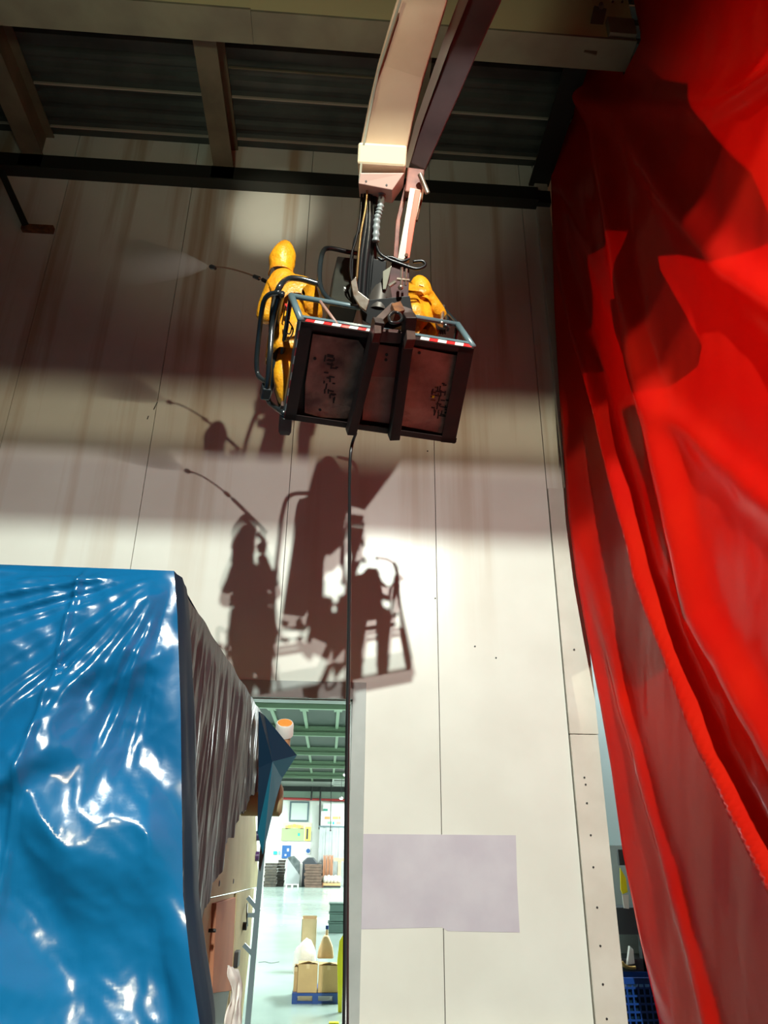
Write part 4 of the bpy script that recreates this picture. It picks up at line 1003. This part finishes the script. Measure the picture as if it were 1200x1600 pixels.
# far wall: boards and signs
def flat(name, px0, py0, px1, py1, m, label, cat, y=47.97, th=.03, frame=None):
    a = P(px0, py1, y=y); b = P(px1, py0, y=y)
    t = thing(name, ((a.x+b.x)/2, y, a.z), label, cat)
    obj('panel', MB().box((a.x,y-th,a.z), (b.x,y,b.z)), m, t)
    if frame:
        f = .09; mb = MB().box((a.x-f,y-th-.03,a.z-f), (a.x,y,b.z+f)).box((b.x,y-th-.03,a.z-f), (b.x+f,y,b.z+f)).box((a.x,y-th-.03,a.z-f), (b.x,y,a.z)).box((a.x,y-th-.03,b.z), (b.x,y,b.z+f))
        obj('frame', mb, frame, t)
    return t, y-th
def blob(t, y, px, py, rw, rh, m, name='print'):
    q = P(px, py, y=y); obj(name, MB().tube([q, q-Y*.004], .01, 4) if False else MB().box((q.x-rw,y-.006,q.z-rh), (q.x+rw,y-.001,q.z+rh)), m, t)
flat('framed_board', 454,1255,481,1281, mat('board_pale', (0.62,0.70,0.66), rough=.4), 'square pale board in grey frame high on the far wall', 'board', frame=M_POST)
t, y = flat('yellow_poster', 441,1286,487,1313, mat('poster_cream', (0.86,0.84,0.50), rough=.5), 'wide yellow poster with a green panel on the far wall', 'poster')
blob(t, y, 457.5,1304, .66,.34, M_POSTG); blob(t, y, 481,1303, .16,.38, M_POSTY)
for i in range(7): blob(t, y, 448+i*4,1290.5+abs(i-3)*.7, .08,.09, M_POSTY if i % 2 else mat('poster_tan', (0.75,0.50,0.22), rough=.5))
blob(t, y-.003, 467,1304, .06,.08, M_TEAL); blob(t, y-.003, 480,1303, .05,.28, M_SHELF)
t, y = flat('blue_board', 440,1321,455,1341, M_BLUES, 'dark blue notice board low on the far wall', 'board'); blob(t, y, 450,1328,.06,.08,M_WHITE); blob(t, y, 446,1336,.05,.05,M_WHITE)
flat('teal_sign', 427,1330,433,1335, M_TEAL, 'small teal sign left of the blue board', 'sign')
flat('teal_sign', 435,1330,438,1335, mat('teal_pale', (0.25,0.60,0.58), rough=.5), 'tiny pale teal sign beside the blue board', 'sign')
t, y = flat('round_sign', 478,1325,485,1334, M_HWALL, 'small white sign with a blue round mark', 'sign')
q = P(481.5,1329.5,y=y); obj('print', MB().tube([q, q-Y*.004], .12, 16), M_BLUES, t)
t, y = flat('white_banner', 501,1268,540,1293, M_WHITE, 'white banner with red, yellow and green blocks of print', 'banner', y=47.4)
for px, py, rw, m in ((511.5,1278,.16,M_POSTO),(524,1278,.17,M_POSTY),(530.5,1278,.05,M_POSTO),(515,1285.5,.13,mat('print_green', (0.25,0.65,0.35), rough=.5)),(521,1286,.05,M_TEAL),(529,1286,.14,mat('print_pink', (0.85,0.35,0.30), rough=.5))): blob(t, y, px, py, rw, .07, m)
flat('green_mark', 505,1264,512,1267, mat('sign_green', (0.05,0.30,0.22), rough=.5), 'small slanting green mark above the banner', 'sign', y=47.4)
# strip curtain
a = P(497,1348,y=47.2); b = P(545,1293,y=47.2); t = thing('strip_curtain', ((a.x+b.x)/2, 47.2, 0), 'grey plastic strip curtain hanging below the white banner', 'curtain')
nst = 9
for i in range(nst):
    w_ = (b.x-a.x)/nst; yy = 47.2+.03*(i%2); obj('strip', MB().box((a.x+w_*i, yy, .004), (a.x+w_*(i+1)+.01, yy+.01, b.z)), M_GREYC, t)
obj('rail', MB().box((a.x-.05,47.17,b.z), (b.x+.05,47.26,b.z+.08)), M_POST, t)
a = P(517,1232,y=46); b = P(516.5,1295,y=46)
tag(obj('drop_cable', MB().tube([V((a.x,46,5.62)), b, b-Z*.12], [.02,.02,.05], 6), M_MDARK, base=b), 'thin dark cable dropping from the roof before the banner', 'cable')
# louvred window and lamps near the roof of the hall
lv = setting('window_1', tuple(P(527,1222,y=45)))
a = P(519,1228,y=45); b = P(540,1213,y=45)
obj('frame', MB().box((a.x,45,a.z), (a.x+.08,45.05,b.z)).box((a.x,45,a.z), (b.x,45.05,a.z+.05)), M_WHITE, lv)
for k in range(4):
    z = a.z+.1+(b.z-a.z-.1)*k/4; obj('louvre', MB().box((a.x+.08,45,z), (b.x,45.02,z+.06)), M_WHITE, lv)
for px, py, y_, l in ((540,1211,30,'small bright lamp close to the doorway edge, upper'), (533,1248,42,'small bright lamp close to the doorway edge, lower')):
    q = P(px, py, y=y_); t = thing('ceiling_lamp', tuple(q), l, 'lamp', 'hall lamps')
    obj('shade', MB().tube([q+Z*.10, q+Z*.02], [.05,.12], 12), M_WHITE, t, smooth='angle'); obj('bulb', MB().ball(q, (.09,.09,.05), 10, 6), M_LAMP, t, smooth=True)
    obj('cord', MB().tube([q+Z*.1, V((q.x,q.y,5.62))], .01, 5), M_MDARK, t)
for yy in (14, 24, 34, 43):
    for xx in (-5.5, 2.5):
        pass

# ================================================================== SIDE BAY SEEN THROUGH THE GAP ON THE RIGHT
obj('wall_side_bay', MB().box((3.0, 10.6, 0), (12, 10.75, 8)), M_SIDEW, kind='structure')
RY = 9.3
rk = thing('grey_rack', (3.9, RY, 0), 'dark grey steel rack in the side bay behind the red sheeting', 'rack')
def rb(px0, py0, px1, py1, dy=0, dep=.4, name='shelf', m=M_SHELF):
    a = P(px0, py1, y=RY+dy); b = P(px1, py0, y=RY+dy)
    return obj(name, MB().box((a.x, RY+dy, max(0, a.z)), (b.x, RY+dy+dep, b.z)), m, rk, bevel=.004)
rb(968,1330,1200,1352,.02,.05,'cross_rail'); rb(966,1420,1200,1460,0,.5); rb(969,1499,1200,1530,0,.5)
a = P(984,1320,y=RY); obj('upright', MB().box((a.x, RY, 0), (a.x+.09, RY+.09, 3.2)), M_SHELF, rk)
obj('upright', MB().box((a.x+1.6, RY, 0), (a.x+1.69, RY+.09, 3.2)), M_SHELF, rk)
obj('back_panel', MB().box((3.05, RY+.5, 0), (a.x+1.69, RY+.53, P(962,1321,y=RY+.5).z)), M_SIDEW, rk)
# yellow folder hanging on the rack
pt = [P(u,v,y=RY-.03) for u,v in ((969,1356),(978,1372),(981,1394),(973,1397),(970,1390))]
tag(obj('yellow_folder', MB().prism(pt, (0,.012,0)), M_YPL, base=pt[3]), 'bright yellow folder hanging on the rack in the right gap', 'folder')
pt = [P(u,v,y=RY-.03) for u,v in ((972,1398),(982,1398),(983,1420),(975,1419))]
o = tag(obj('white_card', MB().prism(pt, (0,.01,0)), M_WHITE, base=pt[3]), 'white printed card under the yellow folder', 'card')
pt = [P(u,v,y=RY-.06) for u,v in ((984,1478),(990,1484),(992,1506),(980,1508),(982,1495))]
tag(obj('white_rag', MB().prism(pt, (0,.05,0)), M_WHITE, bevel=.005, base=pt[3]), 'white rag standing on the lower rack shelf', 'rag')
pt = smooth_pts([P(u,v,y=RY-.05) for u,v in ((971,1503),(976,1509),(984,1512),(993,1512))], 5)
tag(obj('brass_hook', MB().tube(pt, [.02]*len(pt), 8), mat('brass_y', (0.55,0.38,0.12), rough=.3, metal=.6), smooth=True, base=pt[0]), 'curved brass coloured fitting at the lower shelf edge', 'fitting')
# blue basket crate
CY = 8.84
cr = thing('blue_crate', tuple(P(1000,1600,y=CY)), 'blue mesh sided plastic crate at the foot of the red sheeting', 'crate')
zt = P(990,1527,y=CY).z; x0 = P(972,1560,y=CY).x; x1 = x0+.55
obj('rim', MB().box((x0-.02,CY-.02,zt-.06), (x1+.02,CY,zt)).box((x0-.02,CY+.4,zt-.06), (x1+.02,CY+.42,zt)).box((x0-.02,CY,zt-.06), (x0,CY+.4,zt)).box((x1,CY,zt-.06), (x1+.02,CY+.4,zt)), M_BLUEP, cr, bevel=.004)
mb = MB()
for i in range(10):
    x = x0+(x1-x0)*i/9; mb.box((x-.008,CY-.005,.05), (x+.008,CY+.008,zt-.06))
zz = .05
while zz < zt-.08: mb.box((x0,CY-.004,zz), (x1,CY+.006,zz+.018)); zz += .07
obj('mesh_side', mb, M_BLUEP, cr)
obj('inner', MB().box((x0,CY+.05,.0), (x1,CY+.38,zt-.1)), M_NAVY, cr)
